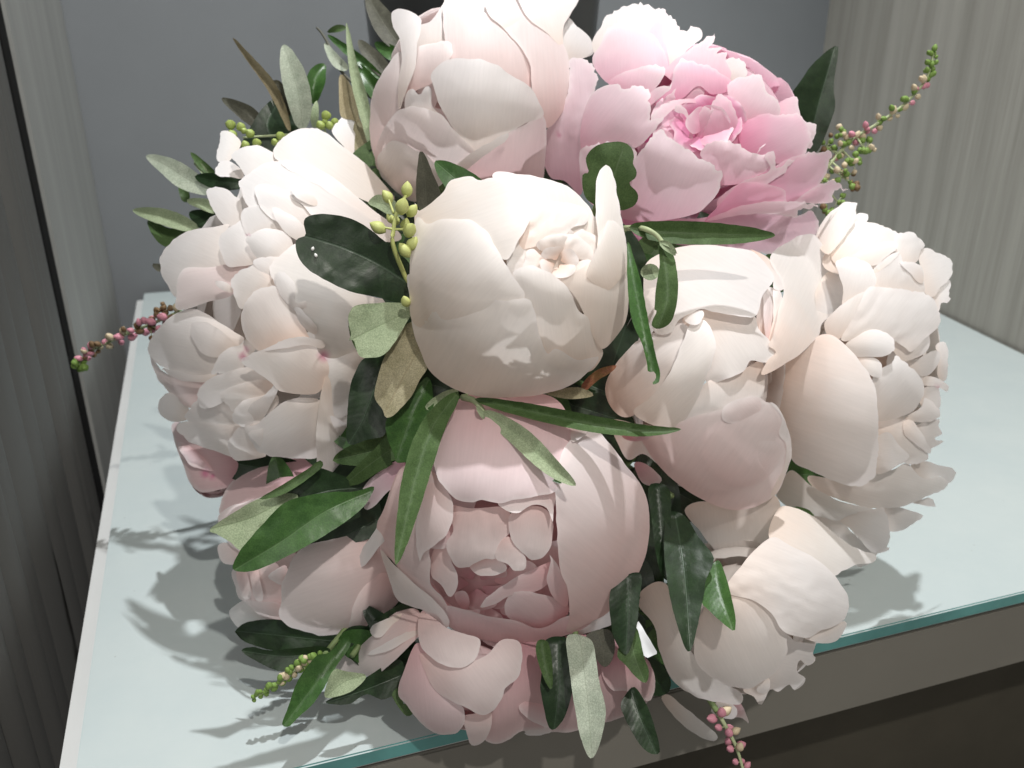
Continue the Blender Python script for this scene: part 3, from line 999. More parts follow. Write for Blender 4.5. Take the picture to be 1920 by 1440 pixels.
flower('large ruffled white peony facing the wood panel, right of the curled strip petal', S['right'], 'warmwhite', [
    # dim ragged petals of the far side
    ('n', '1030,90 1080,70 1107,120 1102,260 1080,312 1040,272 1045,160', '980,200', 'white', dict(lay=-14)),
    ('n', '840,190 920,168 1000,128 1055,130 1050,185 1000,262 940,275 880,235', '850,230', 'white', dict(lay=-9)),
    ('n', '940,330 960,280 1030,290 1092,320 1112,345 1097,377 1030,342', '930,300', 'white', dict(lay=-8, jag=1.2)),
    ('n', '930,420 960,350 1040,338 1057,400 1052,470 1000,505 940,460', '920,420', 'white', dict(lay=-10)),
    ('n', '840,540 940,470 960,410 1022,450 1062,500 1040,540 960,562', '850,500', 'white', dict(lay=-7, jag=1.8)),
    ('n', '860,600 1000,540 1055,545 1047,590 1072,632 1020,662 1077,685 990,722 930,690', '830,580', 'white', dict(lay=-11, jag=1.2, sharp=True)),
    ('n', '660,560 800,525 850,555 880,640 960,720 987,780 960,802 880,822 820,800 760,740 670,700', '640,560', 'warmwhite', dict(lay=-7, lift=3, jag=1.2)),
    ('n', '830,565 880,548 940,620 1002,745 960,738 900,690 840,640', '820,560', 'white', dict(lay=-4, lift=2)),
    ('n', '870,830 960,800 1050,828 1130,850 1152,880 1135,922 1100,932 1050,892 970,912 920,890', '850,850', 'white', dict(lay=-11, lift=2)),
    ('n', '250,890 500,930 600,900 660,850 760,850 850,812 900,860 960,910 1050,890 1107,940 1060,982 990,1012 900,1052 800,1082 700,1090 560,1075 420,1030 300,980', '300,860', 'warmwhite', dict(lay=-7, lift=2, sink=0, jag=1.2)),
    ('n', '880,1050 990,1028 1022,1050 1032,1082 960,1072', '860,1040', 'white', dict(lay=-10, jag=1.2)),
    ('n', '690,1090 800,1083 880,1104 952,1135 900,1182 820,1222 745,1228 735,1160', '690,1130', 'white', dict(lay=-11, lift=2)),
    ('n', '160,1100 330,1140 450,1160 500,1220 570,1290 640,1352 738,1328 732,1350 655,1390 642,1422 560,1442 480,1402 400,1332 280,1200', '160,1080', 'warmwhite', dict(lay=-12, lift=2, jag=1.8)),
    ('n', '45,1000 120,870 170,866 260,948 400,1028 520,1066 640,1088 712,1090 690,1118 560,1120 480,1142 430,1165 330,1145 165,1105', '80,930', 'cream', dict(lay=-3, lift=2, sink=0)),
    ('n', '440,1160 520,1120 640,1098 700,1088 717,1110 742,1170 747,1260 737,1322 680,1357 630,1352 560,1282 500,1212', '440,1130', 'white', dict(lay=-1, lift=2.5, bulge=1.5, cup=-2)),
    # upper, lit ruffle
    ('m', '1000,190 1070,178 1097,220 1070,272 970,280 975,220', '980,290', 'white', dict(lay=-10)),
    ('m', '1660,950 1760,850 1827,788 1822,900 1832,970 1800,997 1750,1002 1730,1075 1690,1040', '1660,930', 'white', dict(lay=-8, jag=1.8)),
    ('m', '1540,540 1600,508 1660,513 1700,545 1780,570 1842,620 1857,700 1822,782 1742,862 1680,945 1600,900 1570,700', '1560,760', 'white', dict(lay=-5, lift=3)),
    ('m', '680,600 760,480 900,330 1000,260 1150,330 1350,420 1400,560 1200,700 900,740 720,700', '900,700', 'cream', dict(lay=-8, lift=0)),
    ('m', '760,560 860,470 960,330 1000,278 1080,268 1180,288 1280,328 1372,380 1400,430 1380,520 1200,560 980,620 860,660 790,640', '900,640', 'cream', dict(lay=-5, lift=2)),
    ('m', '620,440 640,340 700,240 800,138 870,92 950,88 1002,95 992,170 972,262 902,372 842,452 762,545 720,560 655,505', '720,560', 'cream', dict(lay=-3, lift=4, cup=-2)),
    ('m', '850,620 980,552 1130,482 1300,445 1352,460 1352,512 1252,592 1162,655 1100,660 980,680', '880,660', 'warmwhite', dict(lay=-2.5, lift=3)),
    ('m', '1340,390 1482,353 1532,400 1582,450 1597,500 1565,525 1545,610 1480,650 1370,620 1340,500', '1420,640', 'white', dict(lay=-3, lift=3, jag=1.8, crump=0.5)),
    ('m', '1110,740 1250,600 1380,540 1420,630 1500,640 1582,680 1597,800 1595,920 1500,930 1330,920 1150,900', '1330,940', 'white', dict(lay=-2, lift=2.5, nz=1.6, crump=0.5)),
    ('m', '1130,720 1260,590 1370,525 1375,560 1290,640 1180,720', '1130,760', 'white', dict(lay=1, lift=1.5)),
    ('m', '1378,630 1450,623 1560,668 1595,760 1582,822 1530,802 1470,722 1400,672', '1600,850', 'white', dict(lay=1.2, lift=2)),
    ('m', '800,640 880,598 980,598 1092,640 1142,720 1167,800 1132,872 1042,930 960,990 860,1030 870,880 840,760', '900,1050', 'white', dict(lay=0, lift=3, bulge=3)),
    ('m', '700,1180 870,1005 1080,885 1100,900 950,1150 850,1310 760,1330', '800,1340', 'warmwhite', dict(lay=-1, lift=2)),
    ('m', '1080,885 1180,850 1330,868 1500,888 1600,908 1682,960 1722,1050 1742,1120 1732,1200 1652,1282 1562,1362 1480,1440 1420,1400 1330,1340 1200,1320 1000,1330 850,1330 950,1140', '1100,1400', 'white', dict(lay=1, lift=3, bulge=3, crump=0.5)),
    ('n', '740,30 800,60 860,90 940,30 1000,0 990,90 960,140 900,170 830,190 780,140', '760,160', 'white', dict(lay=-1, lift=2)),
    ('n', '640,290 690,230 760,200 780,150 850,195 922,270 957,340 952,400 902,482 802,532 722,552 670,545 655,420', '640,520', 'white', dict(lay=0.5, lift=2, bulge=3)),
    ('n', '530,150 640,160 692,200 702,250 690,282 640,280 590,240', '520,140', 'warmwhite', dict(lay=2, lift=1.5)),
    ('n', '470,95 540,38 640,-8 742,20 782,80 772,130 702,157 600,162 540,155', '480,60', 'white', dict(lay=3, lift=2, bulge=2)),
    ('n', '650,690 700,630 752,630 802,700 832,730 867,760 852,800 802,822 742,862 658,868', '650,760', 'white', dict(lay=1.5, lift=2.5, crump=0.5)),
    ('g', '925,770 1000,720 1130,645 1210,562 1280,558 1352,610 1422,690 1482,780 1508,900 1512,1050 1502,1240 1470,1282 1420,1312 1300,1292 1180,1235 1090,1190 1040,1100 1000,980 960,890 925,840', '930,820', 'peach', dict(lay=3, lift=2, sink=4, bulge=3, cup=-4, curl=1)),
], front=0.3, layer=0.8, corescale=0.70, serr=2.2)

flower('bright pink ruffled open peony with a deep pink heart and torn edges', S['pink'], 'pink', [
    ('b', '330,250 380,150 410,88 520,38 620,14 700,50 732,80 762,150 750,240 640,330 400,360', '520,380', 'white', dict(lay=-12, lift=-2)),
    ('b', '730,100 790,103 840,170 900,148 942,170 942,212 862,285 800,345 750,380 730,250', '740,380', 'white', dict(lay=-14, lift=-2)),
    ('b', '1080,340 1150,333 1192,370 1197,430 1100,450', '1100,450', 'white', dict(lay=-12)),
    ('b', '1370,590 1470,543 1492,600 1522,680 1587,690 1582,760 1552,840 1470,760 1370,680', '1340,700', 'palepink', dict(lay=-9, jag=1.2)),
    ('b', '640,180 720,55 752,90 747,240 762,370 700,400 640,310', '690,420', 'palepink', dict(lay=-8)),
    ('b', '510,1220 900,1230 1200,1190 1480,1210 1560,1180 1602,1250 1592,1330 1540,1405 1400,1430 1200,1420 900,1440 700,1440 540,1400', '900,1100', 'pink', dict(lay=-9, lift=1, sink=0)),
    ('b', '200,340 300,340 360,420 340,520 300,640 270,800 290,900 280,980 265,1100 180,1020 100,1000 55,900 60,760 130,650 200,500', '250,1050', 'palepink', dict(lay=-7, lift=2, crump=0.5, curl=2)),
    ('b', '330,340 380,240 422,148 520,138 600,148 682,210 732,280 757,370 700,450 560,480 420,470', '550,520', 'palepink', dict(lay=-7, lift=2)),
    ('b', '720,410 800,330 940,238 1000,188 1027,185 1010,235 982,272 1062,265 1030,302 1092,295 1080,335 1115,410 1100,480 940,470 800,470', '940,500', 'palepink', dict(lay=-7, lift=3, sharp=True)),
    ('b', '1090,490 1140,438 1272,428 1312,520 1372,560 1380,660 1260,710 1180,700 1120,600', '1150,700', 'palepink', dict(lay=-6, lift=3, jag=2.4)),
    ('b', '1170,700 1300,640 1372,650 1482,640 1562,760 1542,825 1482,920 1330,910 1220,890 1160,800', '1180,860', 'pink', dict(lay=-5, lift=2, jag=1.2)),
    # heart
    ('b', '620,800 720,690 800,600 900,520 1060,520 1160,680 1170,810 1080,850 960,850 860,820 700,790', '900,900', 'hot', dict(lay=-20, sink=0, lift=0, bulge=-2)),
    ('b', '640,800 700,700 780,620 830,600 870,640 900,700 895,795 800,780 720,800', '760,830', 'hot', dict(lay=-13, lift=3)),
    ('b', '830,570 900,488 960,505 945,570 905,650 870,605', '900,660', 'pink', dict(lay=-10, lift=3)),
    ('b', '880,730 960,600 1000,620 1040,600 1000,700 960,790 940,800', '930,800', 'pink', dict(lay=-9, lift=4, cup=-2)),
    ('b', '960,810 960,720 1020,560 1060,535 1112,580 1152,680 1165,800 1085,838 1000,840', '1050,860', 'pink', dict(lay=-8, lift=4, cup=-3, crump=0.5)),
    ('b', '790,620 830,580 870,640 905,710 890,800 870,790 880,710 850,650', '880,800', 'palepink', dict(lay=-6, lift=3, curl=2)),
    ('b', '680,590 760,500 800,380 850,328 930,358 1000,378 1112,452 1095,512 1000,530 930,482 850,545 760,590', '900,620', 'pink', dict(lay=-6, lift=4, jag=1.2)),
    ('b', '640,690 720,590 820,560 940,560 945,580 850,580 780,620 740,660 690,700', '900,640', 'palepink', dict(lay=-4, lift=3, jag=1.2)),
    ('b', '420,470 500,408 600,378 722,368 732,425 682,510 640,530 570,510 520,520', '560,560', 'palepink', dict(lay=-4, lift=3, jag=1.8)),
    ('b', '600,560 700,490 780,470 770,500 700,560 640,610', '600,620', 'palepink', dict(lay=-1, lift=3, sharp=True)),
    ('b', '280,640 340,520 420,480 480,475 520,502 570,482 642,502 665,600 652,680 700,655 735,665 690,720 632,792 570,835 540,812 440,802 400,835 310,860 265,810', '330,860', 'palepink', dict(lay=-2, lift=4, curl=1.5)),
    ('b', '270,830 400,800 540,800 580,870 575,1100 500,1200 380,1180 280,1080', '400,1200', 'palepink', dict(lay=-4, lift=2)),
    ('b', '940,870 1000,800 1120,795 1245,870 1340,870 1310,960 1200,1020 1060,1040 1030,960', '1100,1050', 'palepink', dict(lay=-3, lift=3, jag=2.4, crump=1)),
    ('b', '1230,990 1350,940 1420,900 1482,878 1560,860 1672,853 1662,920 1632,1000 1570,1080 1440,1150 1300,1140 1200,1150', '1180,1150', 'pink', dict(lay=-2, lift=3, jag=1.8)),
    ('b', '1180,1020 1330,960 1300,880 1360,850 1365,950 1440,900 1480,880 1400,980 1280,1060 1150,1160 1060,1200 1040,1120', '1060,1180', 'palepink', dict(lay=-0.5, lift=2, jag=1.8)),
    ('b', '960,1250 1050,1150 1180,1030 1400,1060 1440,1140 1600,1040 1680,1020 1772,1070 1690,1082 1680,1130 1600,1145 1500,1140 1300,1150 1180,1175 1060,1215', '1000,1240', 'pink', dict(lay=1, lift=3, jag=1.2)),
    ('b', '970,1245 1080,1190 1200,1150 1400,1130 1600,1150 1580,1172 1490,1182 1482,1224 1350,1204 1200,1204', '980,1240', 'palepink', dict(lay=2.5, lift=4, jag=1.2)),
    ('b', '585,880 640,800 705,733 760,760 850,830 960,900 1052,960 1054,1020 1042,1080 982,1150 902,1205 700,1245 520,1235 495,1190 540,1100 560,1000', '650,1260', 'palepink', dict(lay=2.5, lift=4, sink=2, bulge=2.5)),
], front=0.1, layer=0.6, corescale=0.66, serr=6.0, heart=(1330, 232, 95, 80, [
    (6, .25, 1.1, .80, 'pink', dict(lay=-11, sink=6, lift=5, bulge=1, crump=.7, jag=2)),
    (5, .1, .75, .85, 'hot', dict(lay=-9, sink=6, lift=4, bulge=1, crump=.5, jag=2)),
    (3, .05, .50, 1.1, 'pink', dict(lay=-6, sink=5, lift=4, bulge=1, crump=.4))], 0.1))

flower('pale blush cupped peony with upright outer petals, next to the bright pink one', S['top'], 'blush', [
    ('a', '1200,160 1270,100 1330,150 1380,190 1410,230 1420,300 1350,330 1280,360 1240,300', '1250,380', 'white', dict(lay=-14, lift=0)),
    ('a', '430,160 500,118 580,15 600,-40 830,-40 850,80 800,240 600,300 430,320', '640,330', 'white', dict(lay=-13, lift=2)),
    ('a', '820,-10 1010,-60 1330,-60 1332,10 1252,140 1242,220 1280,340 1280,480 1250,620 1150,720 1080,560 1050,330 900,150 830,100', '1150,700', 'blush', dict(lay=-6, lift=2, sink=0, cup=2)),
    ('a', '1000,0 1010,-60 1340,-60 1332,10 1252,140 1242,260 1150,180 1060,110', '1230,300', 'white', dict(lay=-3, lift=2)),
    ('a', '160,700 172,560 218,430 318,295 345,330 335,500 325,610 265,700 240,760 225,860 200,905 168,820', '200,900', 'blush', dict(lay=-5, lift=2, bulge=2)),
    ('a', '580,20 720,25 830,85 950,175 1045,300 1065,430 1050,520 940,480 840,400 620,380 590,260 575,130', '820,460', 'blush', dict(lay=-8, lift=3)),
    ('a', '820,0 930,10 1000,60 1010,130 960,190 880,130 830,80', '950,200', 'white', dict(lay=-4, lift=3)),
    ('a', '430,270 590,230 625,280 605,335 525,410 515,460 440,500 360,530 400,400', '480,520', 'blush', dict(lay=-6, lift=2, jag=1.2)),
    ('a', '280,75 330,50 390,62 442,100 447,160 432,230 422,330 402,420 362,520 325,620 320,470 340,340 328,220 290,150', '340,620', 'white', dict(lay=0, lift=6, cup=-2, curl=2)),
    ('a', '360,540 400,498 440,532 480,488 505,512 510,590 560,660 430,650 360,620', '470,680', 'white', dict(lay=-3.5, lift=2)),
    ('a', '210,780 300,640 360,608 420,598 560,640 620,720 700,800 745,860 640,970 560,1020 420,1110 300,1110 245,1030 190,910', '330,1120', 'blush', dict(lay=-1, lift=2.5, bulge=2.5)),
    ('a', '200,910 225,850 300,790 430,850 480,870 560,960 580,1020 430,1130 300,1130 240,1040', '300,1130', 'cream', dict(lay=0.6, lift=1.5, bulge=1.5)),
    ('a', '620,960 750,850 930,750 1050,690 1130,640 1155,750 1145,900 1125,1020 1000,1040 860,1010 770,1030 620,1030', '900,1060', 'rose', dict(lay=-1, lift=1, sink=0, bulge=2)),
    ('a', '505,420 555,358 640,328 760,333 862,358 962,428 1062,490 1122,590 1135,655 1042,692 932,752 802,842 750,855 660,765 560,605 518,490', '760,880', 'white', dict(lay=0.8, lift=4, sink=3, bulge=2.5, cup=-1)),
    ('a', '605,1010 640,935 760,845 930,750 925,792 850,842 720,945 650,1010', '640,1040', 'white', dict(lay=3.4, lift=1.5)),
], front=0.3, layer=0.8, corescale=0.78)

flower('fully open white peony with many loose petals, beside the dark notched leaf', S['left'], 'white', [
    ('l', '665,1110 700,920 760,910 850,990 790,1090 740,1140', '860,1060', 'white', dict(lay=-22, jag=1.2)),
    ('l', '650,1200 690,1140 760,1130 860,1200 860,1260 780,1250 680,1240', '880,1230', 'white', dict(lay=-20, jag=1.2)),
    ('l', '1530,900 1600,805 1650,800 1710,810 1700,950 1690,1080 1600,1000', '1650,1100', 'white', dict(lay=-14)),
    ('c', '820,245 850,188 920,143 1010,123 1100,138 1200,218 1300,288 1382,370 1452,450 1500,520 1400,540 1340,530 1200,470 1060,390 900,340 830,290', '1480,560', 'cream', dict(lay=-8, lift=2, sink=0, bulge=2)),
    ('c', '580,270 640,233 720,218 800,248 895,305 880,350 740,370 700,430 655,380 615,320', '900,440', 'white', dict(lay=-9, lift=2)),
    ('c', '440,480 490,453 560,468 612,512 640,438 702,478 750,560 720,640 640,660 560,672 508,632 478,580', '740,660', 'white', dict(lay=-13)),
    ('c', '625,420 700,358 780,318 900,308 1010,328 1150,398 1300,518 1400,598 1482,660 1540,740 1450,760 1340,700 1200,660 1050,620 930,520 760,520 720,580 655,530 638,465', '1500,780', 'white', dict(lay=-5, lift=2.5, sink=0)),
    ('c', '860,310 1000,320 1150,398 1300,518 1400,598 1482,660 1400,650 1250,560 1080,450 950,380', '1500,760', 'white', dict(lay=-3, lift=1, bulge=1)),
    ('c', '715,450 800,442 900,488 1000,568 1070,610 1000,680 900,670 800,630 735,550', '1060,720', 'white', dict(lay=-3.5, lift=4)),
    ('c', '915,445 1000,470 1060,520 1060,560 1000,540 940,500', '1070,600', 'white', dict(lay=-0.5, lift=3)),
    ('c', '815,570 880,590 960,640 1000,700 980,760 900,720 840,650 820,610', '1000,790', 'white', dict(lay=-2, lift=4)),
    ('c', '185,830 240,768 340,698 480,678 570,660 540,740 550,830 580,900 450,940 330,940 310,980 295,1060 260,1065 208,980 182,900', '560,920', 'white', dict(lay=-11, lift=2, bulge=2)),
    ('c', '290,940 330,905 450,905 560,885 700,865 640,940 600,990 590,1060 440,1100 280,1150 270,1060', '640,960', 'blush', dict(lay=-8, lift=2)),
    ('d', '112,380 170,288 260,208 350,178 430,198 520,258 600,308 655,350 580,420 510,480 490,570 400,575 300,540 200,505 138,462', '600,420', 'white', dict(lay=-9, lift=2, bulge=2)),
    ('d', '350,270 430,250 520,300 600,380 560,430 480,450 390,400', '600,420', 'white', dict(lay=-5, lift=2)),
    ('d', '115,400 180,520 300,560 480,560 420,650 395,720 330,728 230,645 155,545', '500,600', 'blush', dict(lay=-12, lift=1)),
    ('d', '190,515 260,520 380,550 480,545 500,580 400,590 270,570', '480,620', 'white', dict(lay=-6, lift=2)),
    ('d', '172,720 190,668 240,653 320,700 345,760 325,805 240,808 188,772', '360,760', 'white', dict(lay=-12)),
    ('d', '320,770 400,690 540,680 620,780 680,840 560,880 420,845 335,808', '640,760', 'white', dict(lay=-6, lift=2, jag=1.2)),
    ('d', '275,860 300,818 400,815 540,830 650,850 740,985 640,1032 560,1002 440,962 340,922', '660,880', 'white', dict(lay=-5, lift=2)),
    ('c', '510,740 600,658 655,638 675,720 712,800 740,870 620,900 555,890', '760,880', 'white', dict(lay=-5, lift=3)),
    ('c', '635,600 700,558 760,558 880,618 890,700 780,730 690,730 655,702', '840,760', 'white', dict(lay=-4, lift=3)),
    ('c', '665,745 720,698 820,688 900,718 930,800 890,880 760,880 700,815', '920,880', 'white', dict(lay=-2, lift=4, bulge=2.5)),
    ('c', '700,870 780,845 860,850 860,930 840,1000 770,960', '880,960', 'white', dict(lay=-1, lift=3, jag=1.8)),
    ('c', '492,980 540,985 580,1010 590,1045 540,1035 500,1005', '620,1040', 'white', dict(lay=-2, lift=4)),
    ('c', '575,1000 600,948 680,898 780,878 830,960 850,1040 720,1080 640,1140 608,1085', '820,1060', 'warmwhite', dict(lay=-1, lift=3, jag=1.2)),
    ('d', '470,545 500,458 560,398 640,378 680,328 720,400 660,480 640,520 560,530', '720,440', 'white', dict(lay=-4, lift=3)),
    ('d', '390,645 480,560 640,508 760,498 790,545 830,600 780,650 680,660 560,660 540,700 460,735 405,725', '800,560', 'white', dict(lay=-3, lift=3)),
    ('d', '530,650 600,610 700,580 800,585 840,620 760,680 640,720 600,760 560,720', '820,640', 'warmwhite', dict(lay=-2, lift=1.5, jag=1.8)),
    ('d', '585,770 640,700 700,680 820,650 850,700 800,760 720,800 665,840 600,815', '840,700', 'white', dict(lay=-1, lift=3)),
    ('d', '660,840 690,720 760,670 830,600 845,640 800,720 760,800 720,850', '800,840', 'white', dict(lay=0.5, lift=3, curl=2)),
    ('d', '560,935 620,848 680,860 705,930 780,1000 690,1025 600,1025', '760,960', 'white', dict(lay=-1.5, lift=3)),
    ('d', '655,840 720,830 800,760 900,690 1050,680 1090,730 1075,900 1070,1010 900,1015 760,995 690,920', '1000,800', 'white', dict(lay=0, lift=2.5, bulge=3)),
    ('d', '680,870 760,850 820,860 820,950 760,960 700,910', '840,900', 'white', dict(lay=3.2, lift=1.5)),
    ('c', '800,900 880,815 960,770 1010,890 1080,950 1300,1050 1500,1090 1540,1110 1260,1160 1245,1270 1265,1330 1310,1450 1100,1430 1030,1230 940,1140 850,1050', '1400,1200', 'cream', dict(lay=-2, lift=2.5, sink=0, bulge=2)),
    ('c', '635,1180 680,1075 760,1015 835,1015 905,1095 945,1160 1000,1260 1020,1340 880,1365 760,1385 680,1325 655,1285', '920,1380', 'peach', dict(lay=1.2, lift=4, sink=0, cup=2, bulge=1)),
    ('c', '820,960 880,930 940,1000 940,1100 1010,1090 1090,1120 1080,1180 1020,1170 950,1140 870,1080', '1020,1200', 'white', dict(lay=1.8, lift=2, jag=1.8)),
    ('c', '930,1140 960,1125 1010,1180 1060,1230 1060,1280 1010,1260 960,1200', '1080,1290', 'white', dict(lay=3.5, lift=2)),
    ('d', '640,480 700,428 800,398 900,358 1020,338 1070,420 1120,470 1130,540 1080,640 1000,660 860,640 815,600 765,560', '1080,640', 'warmwhite', dict(lay=2.4, lift=2.5, sink=0, bulge=2)),
    ('d', '770,410 850,360 960,338 1060,345 1110,370 1090,400 1000,380 900,395', '1000,480', 'white', dict(lay=6, lift=1.5, curl=2)),
    ('d', '1040,440 1150,460 1240,430 1300,420 1340,460 1300,560 1250,680 1240,840 1160,820 1130,700 1090,620', '1320,560', 'cream', dict(lay=0, lift=2, sink=0)),
    ('d', '1080,690 1112,555 1142,600 1152,720 1165,790 1232,830 1243,950 1232,1050 1182,1120 1112,1177 1074,1152 1062,1050 1058,900', '1110,560', 'cream', dict(lay=3.5, lift=4, sink=1, cup=-2)),
    ('d', '1135,780 1190,800 1240,840 1240,960 1200,900 1150,830', '1250,960', 'white', dict(lay=7.5, lift=1)),
], front=0.1, layer=0.6, corescale=0.68, serr=1.8)

flower('shaded blush peony lying low over the table below the open white one', S['lowleft'], 'blush', [
    ('h', '95,330 165,185 300,105 450,60 620,40 660,80 560,180 430,240 330,300 220,370 120,410', '620,120', 'mauve', dict(lay=-14, lift=1)),
    ('h', '90,410 150,330 250,300 420,240 600,120 800,100 900,300 600,500 300,600 170,560', '800,300', 'blush', dict(lay=-12, lift=1)),
    ('h', '80,560 120,530 200,560 260,600 190,650 130,650 100,620', '300,560', 'blush', dict(lay=-14)),
    ('h', '150,930 180,888 240,858 330,928 440,1000 410,1050 290,1067 198,1012', '440,900', 'white', dict(lay=-9, lift=1)),
    ('h', '165,690 250,670 400,640 470,760 460,870 400,890 300,875 215,855 185,780', '440,760', 'blush', dict(lay=-8, lift=1)),
    ('h', '190,690 240,685 262,760 268,840 225,840 200,770', '240,640', 'blush', dict(lay=-4.5, lift=2)),
    ('h', '268,685 310,680 325,760 340,850 300,855 275,770', '300,640', 'blush', dict(lay=-4, lift=2)),
    ('h', '240,860 330,868 430,878 480,1000 400,985 325,945', '460,920', 'blush', dict(lay=-5, lift=2)),
    ('h', '370,720 420,680 470,660 480,740 440,770 390,745', '480,700', 'blush', dict(lay=-2, lift=2)),
    ('h', '440,870 448,760 500,640 560,560 700,520 950,480 1010,560 1050,700 1100,830 1140,890 1100,950 980,1000 850,1058 700,1065 560,1028 470,995 428,930', '1000,720', 'blush', dict(lay=-2, lift=1.5, sink=0, bulge=3)),
    ('h', '835,1060 828,960 865,850 925,760 1030,700 1100,820 1150,890 1080,940 960,1010 880,1060', '1100,760', 'blush', dict(lay=0.5, lift=2, sink=0)),
], front=0.3, layer=0.7, corescale=0.72)

flower('dim blush peony spilling over the table edge below the cupped pink one', S['bottom'], 'rose', [
    ('h', '730,1210 755,1140 830,1075 950,990 1100,920 1210,910 1230,1030 1150,1125 1060,1215 960,1283 850,1272 755,1243', '1220,960', 'blush', dict(lay=-8, lift=2, sink=0, cup=-2)),
    ('h', '930,1160 1010,1110 1120,1050 1215,1000 1225,1035 1120,1100 1020,1150', '1220,1010', 'white', dict(lay=-3.5, lift=1)),
    ('h', '945,1010 1040,960 1110,930 1120,950 1060,1000 1010,1060 960,1060', '1180,930', 'cream', dict(lay=-3.0, lift=2)),
    ('i', '1500,780 1640,640 1720,340 1860,360 1960,420 2000,700 1900,850 1750,870 1640,930 1560,940 1520,900', '1750,300', 'mauve', dict(lay=-10, lift=1)),
    ('i', '1720,730 1800,690 1850,720 1900,850 1820,830 1750,790', '1850,650', 'rose', dict(lay=-6, lift=1)),
    ('i', '1410,830 1395,790 1480,770 1555,750 1565,830 1535,912 1470,952 1440,930', '1480,720', 'blush', dict(lay=-3, lift=1)),
    ('i', '1040,660 1070,540 1140,380 1200,430 1250,600 1310,690 1405,740 1410,830 1362,882 1280,892 1180,842 1100,745', '1180,360', 'rose', dict(lay=-3, lift=2, sink=0, bulge=3)),
    ('i', '1160,440 1280,470 1400,490 1530,450 1620,360 1730,380 1720,560 1645,632 1592,742 1500,782 1430,742 1320,692 1235,625', '1350,400', 'blush', dict(lay=-1, lift=3, sink=0)),
    ('i', '1150,310 1170,200 1260,250 1330,300 1490,350 1495,420 1462,480 1400,518 1300,503 1215,452 1165,385', '1250,200', 'blush', dict(lay=1.5, lift=3, sink=0)),
], front=0.3, layer=0.7, corescale=0.72)

flower('white peony drooping over the table edge under the pointed green leaves', S['lowright'], 'warmwhite', [
    ('j', '1300,640 1400,560 1520,480 1530,330 1600,370 1702,380 1690,440 1702,470 1660,502 1620,472 1600,540 1652,582 1590,642 1560,610 1500,650 1450,640 1400,722 1360,680', '1400,500', 'white', dict(lay=-14, jag=1.2)),
    ('j', '1220,780 1260,690 1310,760 1335,830 1290,800', '1240,680', 'mauve', dict(lay=-13)),
    ('k', '850,520 900,340 1000,340 1120,400 1200,470 1330,560 1440,600 1430,642 1330,662 1260,690 1200,720 1050,660', '900,420', 'cream', dict(lay=-7, lift=1)),
    ('j', '840,690 880,668 960,730 1080,830 1142,880 1157,912 1130,927 1050,902 915,792', '860,700', 'warmwhite', dict(lay=-8, lift=3, cup=-2)),
    ('j', '1120,760 1180,690 1260,740 1258,795 1210,805', '1180,680', 'white', dict(lay=-4)),
    ('j', '1375,640 1420,580 1450,580 1445,640 1410,660', '1400,560', 'white', dict(lay=-6)),
    ('k', '100,860 190,760 280,780 330,960 400,1130 490,1240 610,1330 690,1385 680,1442 560,1432 400,1382 295,1292 230,1150 200,1000', '250,900', 'cream', dict(lay=-3, lift=1.5, sink=0, bulge=2.5)),
    ('k', '470,920 560,790 640,760 740,740 860,880 940,1010 950,1080 938,1180 875,1262 785,1332 700,1352 600,1332 465,1242 425,1160 435,1020', '560,800', 'warmwhite', dict(lay=0, lift=2, sink=0, bulge=3)),
    ('k', '1040,1065 1150,1015 1275,975 1265,1040 1222,1087 1150,1098', '1150,1000', 'white', dict(lay=0, lift=1)),
    ('k', '600,800 700,650 780,560 870,500 950,540 1100,620 1190,690 1252,770 1293,850 1285,940 1240,990 1150,1020 1080,1062 1010,1062 920,1022 860,930 760,860', '720,700', 'white', dict(lay=2, lift=3, sink=0, bulge=2.5, crump=0.5)),
], front=0.3, layer=0.7, corescale=0.74)

S['dim'] = Shell(1090, 1265, 125, 110, .395, .026)
S['farleft'] = Shell(400, 890, 95, 95, .475, .03)
flower('dim mauve peony mostly hidden behind the drooping olive leaves', S['dim'], 'mauve', [
    ('j', '60,560 200,380 420,330 640,380 800,520 780,680 700,760 600,800 400,860 200,880 80,780', '400,300', 'mauve', dict(lay=-4, lift=1, sink=0)),
    ('j', '40,700 100,670 170,700 225,850 190,885 90,890 50,800', '100,650', 'blush', dict(lay=1, lift=1)),
    ('j', '70,885 130,850 220,870 200,885 120,900', '140,840', 'white', dict(lay=0, lift=1)),
    ('j', '500,500 640,420 790,520 780,700 640,650 560,640', '640,380', 'mauve', dict(lay=0, lift=2)),
], front=0.3, corescale=0.75)
flower('half hidden mauve pink peony with a magenta streak under the open white one', S['farleft'], 'mauve', [
    ('d', '248,840 270,815 340,830 480,900 640,980 700,1060 600,1160 440,1210 360,1172 325,1100 285,1000 262,920', '640,1000', 'mauve', dict(lay=-2, lift=1, sink=0)),
    ('d', '280,930 380,960 440,1000 490,1085 400,1075 330,1040', '440,960', 'rose', dict(lay=1, lift=1)),
], front=0.2, corescale=0.45)
